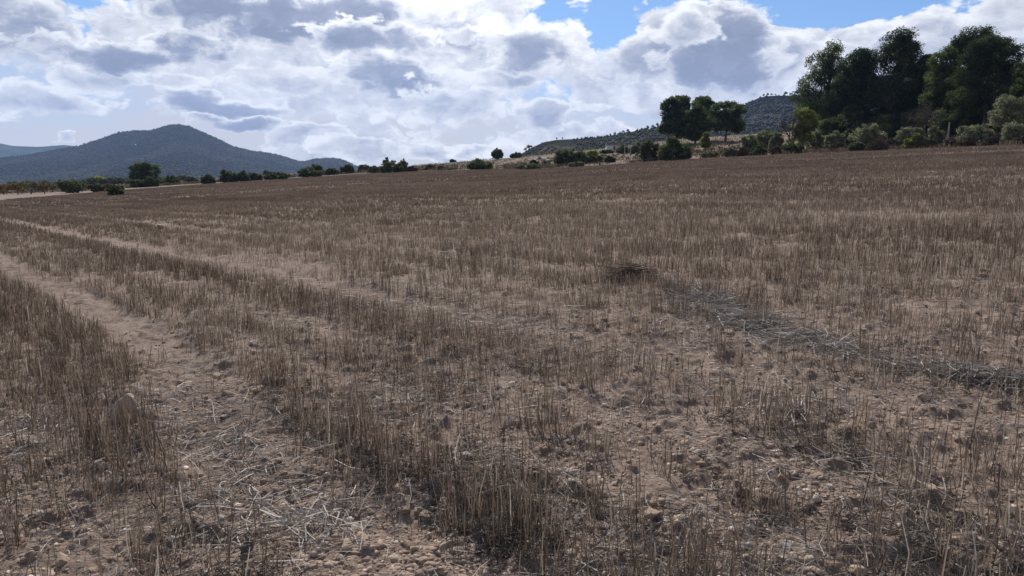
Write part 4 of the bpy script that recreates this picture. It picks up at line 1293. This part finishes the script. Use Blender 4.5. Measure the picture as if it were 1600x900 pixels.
def build_straw():
    rng = np.random.default_rng(8)
    b = Bag()
    n = 120000
    x, y = scatter_px(n, rng, 2.1, 30, R(58))
    k = rng.random(n) < np.clip(2.6 * fbm(x / .7, y / .7, 3, 19) - .70, .08, 1) * (.45 + .55 * sstep(3, 6, y))
    x, y = x[k], y[k]; n = len(x); r = np.hypot(x, y)
    straws(b, x, y, rng.uniform(.015, .30, n) ** 1.35, rng.uniform(.0018, .0034, n) * np.maximum(1, r / 7), rng, rng.uniform(.004, .02, n), np.clip(rng.normal(.38, .25, n), 0, 1))
    # dark chaff at the feet of the stalks
    patches = [(430, 790, 110, 60, 700), (500, 830, 60, 40, 300), (250, 630, 70, 26, 420), (270, 690, 60, 26, 300), (350, 690, 50, 26, 200), (60, 690, 70, 26, 260), (760, 515, 80, 20, 400), (560, 650, 60, 25, 260), (1220, 640, 90, 18, 300), (1060, 540, 90, 18, 300),
               (800, 500, 60, 12, 300), (720, 405, 60, 8, 300), (640, 455, 50, 10, 200), (1380, 740, 80, 30, 220), (700, 620, 60, 24, 200), (850, 640, 90, 26, 160), (520, 470, 80, 10, 200)]
    for (px, py, rx, ry, m) in patches:
        P = [ground_at(px + rng.normal() * rx * .75, py + rng.normal() * ry * .8) for _ in range(40)]
        P = np.array(P); m = int(m * .52)
        q = P[rng.integers(len(P), size=m)] + rng.normal(0, .09, (m, 2)) * (P[:, 1].mean() / 4)
        r = np.hypot(*q.T)
        straws(b, q[:, 0], q[:, 1], rng.uniform(.06, .26, m), rng.uniform(.0022, .0062, m) * np.maximum(1, r / 7), rng, rng.uniform(.004, .028, m), np.clip(rng.normal(.55, .3, m), 0, 1), .2)
    o = b.build('loose_straw', M['straw'])
    tag(o, 'grey weathered straw strewn between the stubble and over the tracks', 'straw', kind='stuff')
    # dark weed litter clumps at the stalk feet
    b = Bag()
    n = 20000
    x, y = scatter_px(n, rng, 2.2, 30)
    k = rng.random(n) < stub_density(x, y) * .85 * sstep(.36, .64, fbm(x / .8, y / .8, 3, 29))
    x, y = x[k], y[k]
    z = height(x, y)
    r = np.hypot(x, y)
    s = rng.uniform(.02, .055, len(x)) * np.maximum(1, (r / 8) ** .5)
    v, f, t = quads_cloud(rng, np.column_stack([x, y, z + s * .4]), np.column_stack([s * 1.6, s * 1.6, s * .6]), 18, .05, .10, .2)
    b.add(v, f, t)
    o = b.build('weed_litter', M['litter'])
    tag(o, 'dark dead weeds and litter at the feet of the stubble stalks', 'litter', kind='stuff')


build_straw()


def build_windrow():
    rng = np.random.default_rng(14)
    line = np.array([ground_at(px, py) for px, py in [(960, 438), (1030, 443), (1085, 462), (1130, 492), (1200, 520), (1330, 560), (1450, 580), (1600, 606), (1760, 640)]])
    wd = np.array([.25, .15, .35, .52, .40, .22, .20, .20, .22]); am = np.array([.3, .12, .6, 1.0, .5, .4, .6, .6, .5])
    seg = np.concatenate([[0], np.cumsum(np.hypot(*np.diff(line, axis=0).T))])
    n = 10000
    t = rng.uniform(0, seg[-1], n)
    cx = np.interp(t, seg, line[:, 0]); cy = np.interp(t, seg, line[:, 1]); w = np.interp(t, seg, wd); a = np.interp(t, seg, am)
    ln_ = np.interp(t, seg, np.arange(len(seg)))
    dx = np.interp(t + .1, seg, line[:, 0]) - cx; dy = np.interp(t + .1, seg, line[:, 1]) - cy
    L = np.hypot(dx, dy) + 1e-6; nx, ny = -dy / L, dx / L
    off = rng.normal(0, .38, n) * w
    lump = fbm(t / .5, t * 0, 3, 7)
    keep = rng.random(n) < np.clip(a * (3.4 * lump - .75), 0, 1) * .8
    cx, cy, w, a, off, nx, ny, t, lump, dx, dy = [q[keep] for q in (cx, cy, w, a, off, nx, ny, t, lump, dx, dy)]
    n = len(cx)
    x = cx + nx * off; y = cy + ny * off
    pile = np.maximum(0, 1 - (off / w / 1.1) ** 2) * .085 * a * (.4 + lump)
    b = Bag()
    straws(b, x, y, rng.uniform(.08, .34, n), rng.uniform(.003, .0062, n), rng, rng.uniform(.0, 1, n) * pile + .005, np.clip(rng.normal(.46, .32, n), 0, 1), .22, np.arctan2(dy, dx), 2.2)
    o = b.build('straw_windrow', M['straw'])
    tag(o, 'long heaped line of grey straw running to the right edge of the field', 'straw row', kind='stuff')
    # the humped clump where the line begins
    b = Bag()
    x0, y0 = ground_at(987, 441)
    m = 1300
    al = rng.uniform(0, 1, m); th = rng.uniform(-.26, .26, m)
    xx = x0 + th; yy = y0 + rng.normal(0, .08, m)
    hh = (1 - (th / .28) ** 2) * .19 * al
    straws(b, xx, yy, rng.uniform(.12, .32, m), rng.uniform(.005, .008, m), rng, hh + .006, np.clip(rng.normal(.24, .26, m), 0, 1), .2, 0, .7)
    o = b.build('straw_clump', M['stubble'])
    tag(o, 'brown humped clump of straw at the upper end of the straw line', 'straw clump')


build_windrow()


# ---------------------------------------------------------------- dry grass of the bank
def build_bank_grass():
    rng = np.random.default_rng(41)
    n = 90000
    px = rng.uniform(-R(42), R(42), n)
    E = edge_r(px); D = np.interp(px, _AZ, _SD)
    r = E - 1.5 + (D - E + 10) * rng.random(n) ** 1.5
    x, y = r * np.sin(px), r * np.cos(px)
    k = rng.random(n) < np.clip((fbm(x / 4, y / 4, 4, 52) - .38) * 3.2, .03, 1)
    x, y = x[k], y[k]; n = len(x)
    b = Bag()
    hh = (.15 + .45 * fbm(x / 6, y / 6, 3, 53)) * rng.uniform(.5, 1.3, n)
    blades(b, x, y, hh, rng.uniform(.04, .11, n), np.clip(np.abs(rng.normal(0, .3, n)), 0, .8), rng, np.clip(rng.normal(.5, .24, n), 0, 1), False, z=height(x, y, False), zoff=-.05)
    o = b.build('dry_grass', M['dry_grass'])
    tag(o, 'pale dry grass covering the bank beyond the field', 'grass', kind='stuff')


build_bank_grass()


def build_bank_scrub():
    rng = np.random.default_rng(43)
    n = 5200
    az = rng.uniform(-R(42), R(42), n)
    E = edge_r(az); D = np.interp(az, _AZ, _SD)
    r = E + .5 + (D - E) * .75 * rng.random(n) ** 2.2
    x, y = r * np.sin(az), r * np.cos(az)
    k = rng.random(n) < np.clip((fbm(x / 7, y / 7, 4, 57) - .40) * 4, .04, 1)
    x, y = x[k], y[k]
    s = rng.uniform(.15, .5, len(x)) * np.where(az[k] < -.05, 1.25, 1)
    z = height(x, y, False)
    v, f, t = quads_cloud(rng, np.column_stack([x, y, z + s * .5]), np.column_stack([s * 1.2, s * 1.2, s * .75]), 34, .24, .5, .2)
    t = np.clip(t + np.repeat(rng.normal(0, .3, len(x)), 34 * 4), 0, 1)
    o = mesh_np('bank_scrub', v, f, M['scrub'], attrs={'tone': t})
    tag(o, 'low brown and green scrub filling the bank beyond the field', 'scrub', kind='stuff')


build_bank_scrub()


def build_rubble():
    """heap of field stones on the bank, and stones strewn along the edge"""
    rng = np.random.default_rng(2)
    pts = []
    for _ in range(36):
        px = rng.normal(848, 11); py = 257 - rng.random() * 9 * max(0, 1 - abs(px - 848) / 26)
        x, y = ground_at(848 + (px - 848), 257.5)
        pts.append((x, y + rng.uniform(-1, 1), (257 - py) / F * y, rng.uniform(.2, .5)))
    for k, (x, y, dz, r) in enumerate(pts):
        o = stone(x, y, r, 'grey-brown stone in the rubble heap on the bank', ['stone_tan', 'stone_pale', 'stone_dark'][k % 3], 'stones of the rubble heap', k, sink=.3)
        o.location.z += dz
        o.rotation_euler = (0, 0, k)
    for k in range(26):
        px = rng.uniform(640, 1000); e = float(np.interp(px, _edge[:, 0], _edge[:, 1])) - rng.uniform(0, 5)
        x, y = ground_at(px, e)
        stone(x, y, rng.uniform(.1, .3), 'stone on the dry bank edge in the middle', ['stone_tan', 'stone_pale'][k % 2], 'stones along the bank edge', k)


build_rubble()

# ---------------------------------------------------------------- air
def build_haze():
    b = Bag(); box(b, -6300, 6300, -6300, 6300, -140, 760)
    m = bpy.data.materials.new('haze_air'); m.use_nodes = True
    nt = m.node_tree; nt.nodes.clear()
    v = nt.nodes.new('ShaderNodeVolumePrincipled'); v.inputs['Density'].default_value = HAZE
    v.inputs['Color'].default_value = (.42, .60, 1.0, 1); v.inputs['Anisotropy'].default_value = .2
    o_ = nt.nodes.new('ShaderNodeOutputMaterial'); nt.links.new(v.outputs[0], o_.inputs['Volume'])
    o = b.build('haze', m); tag(o, 'thin bluish air between the field and the mountains', 'haze', kind='stuff')


HAZE = 0.95e-4
build_haze()
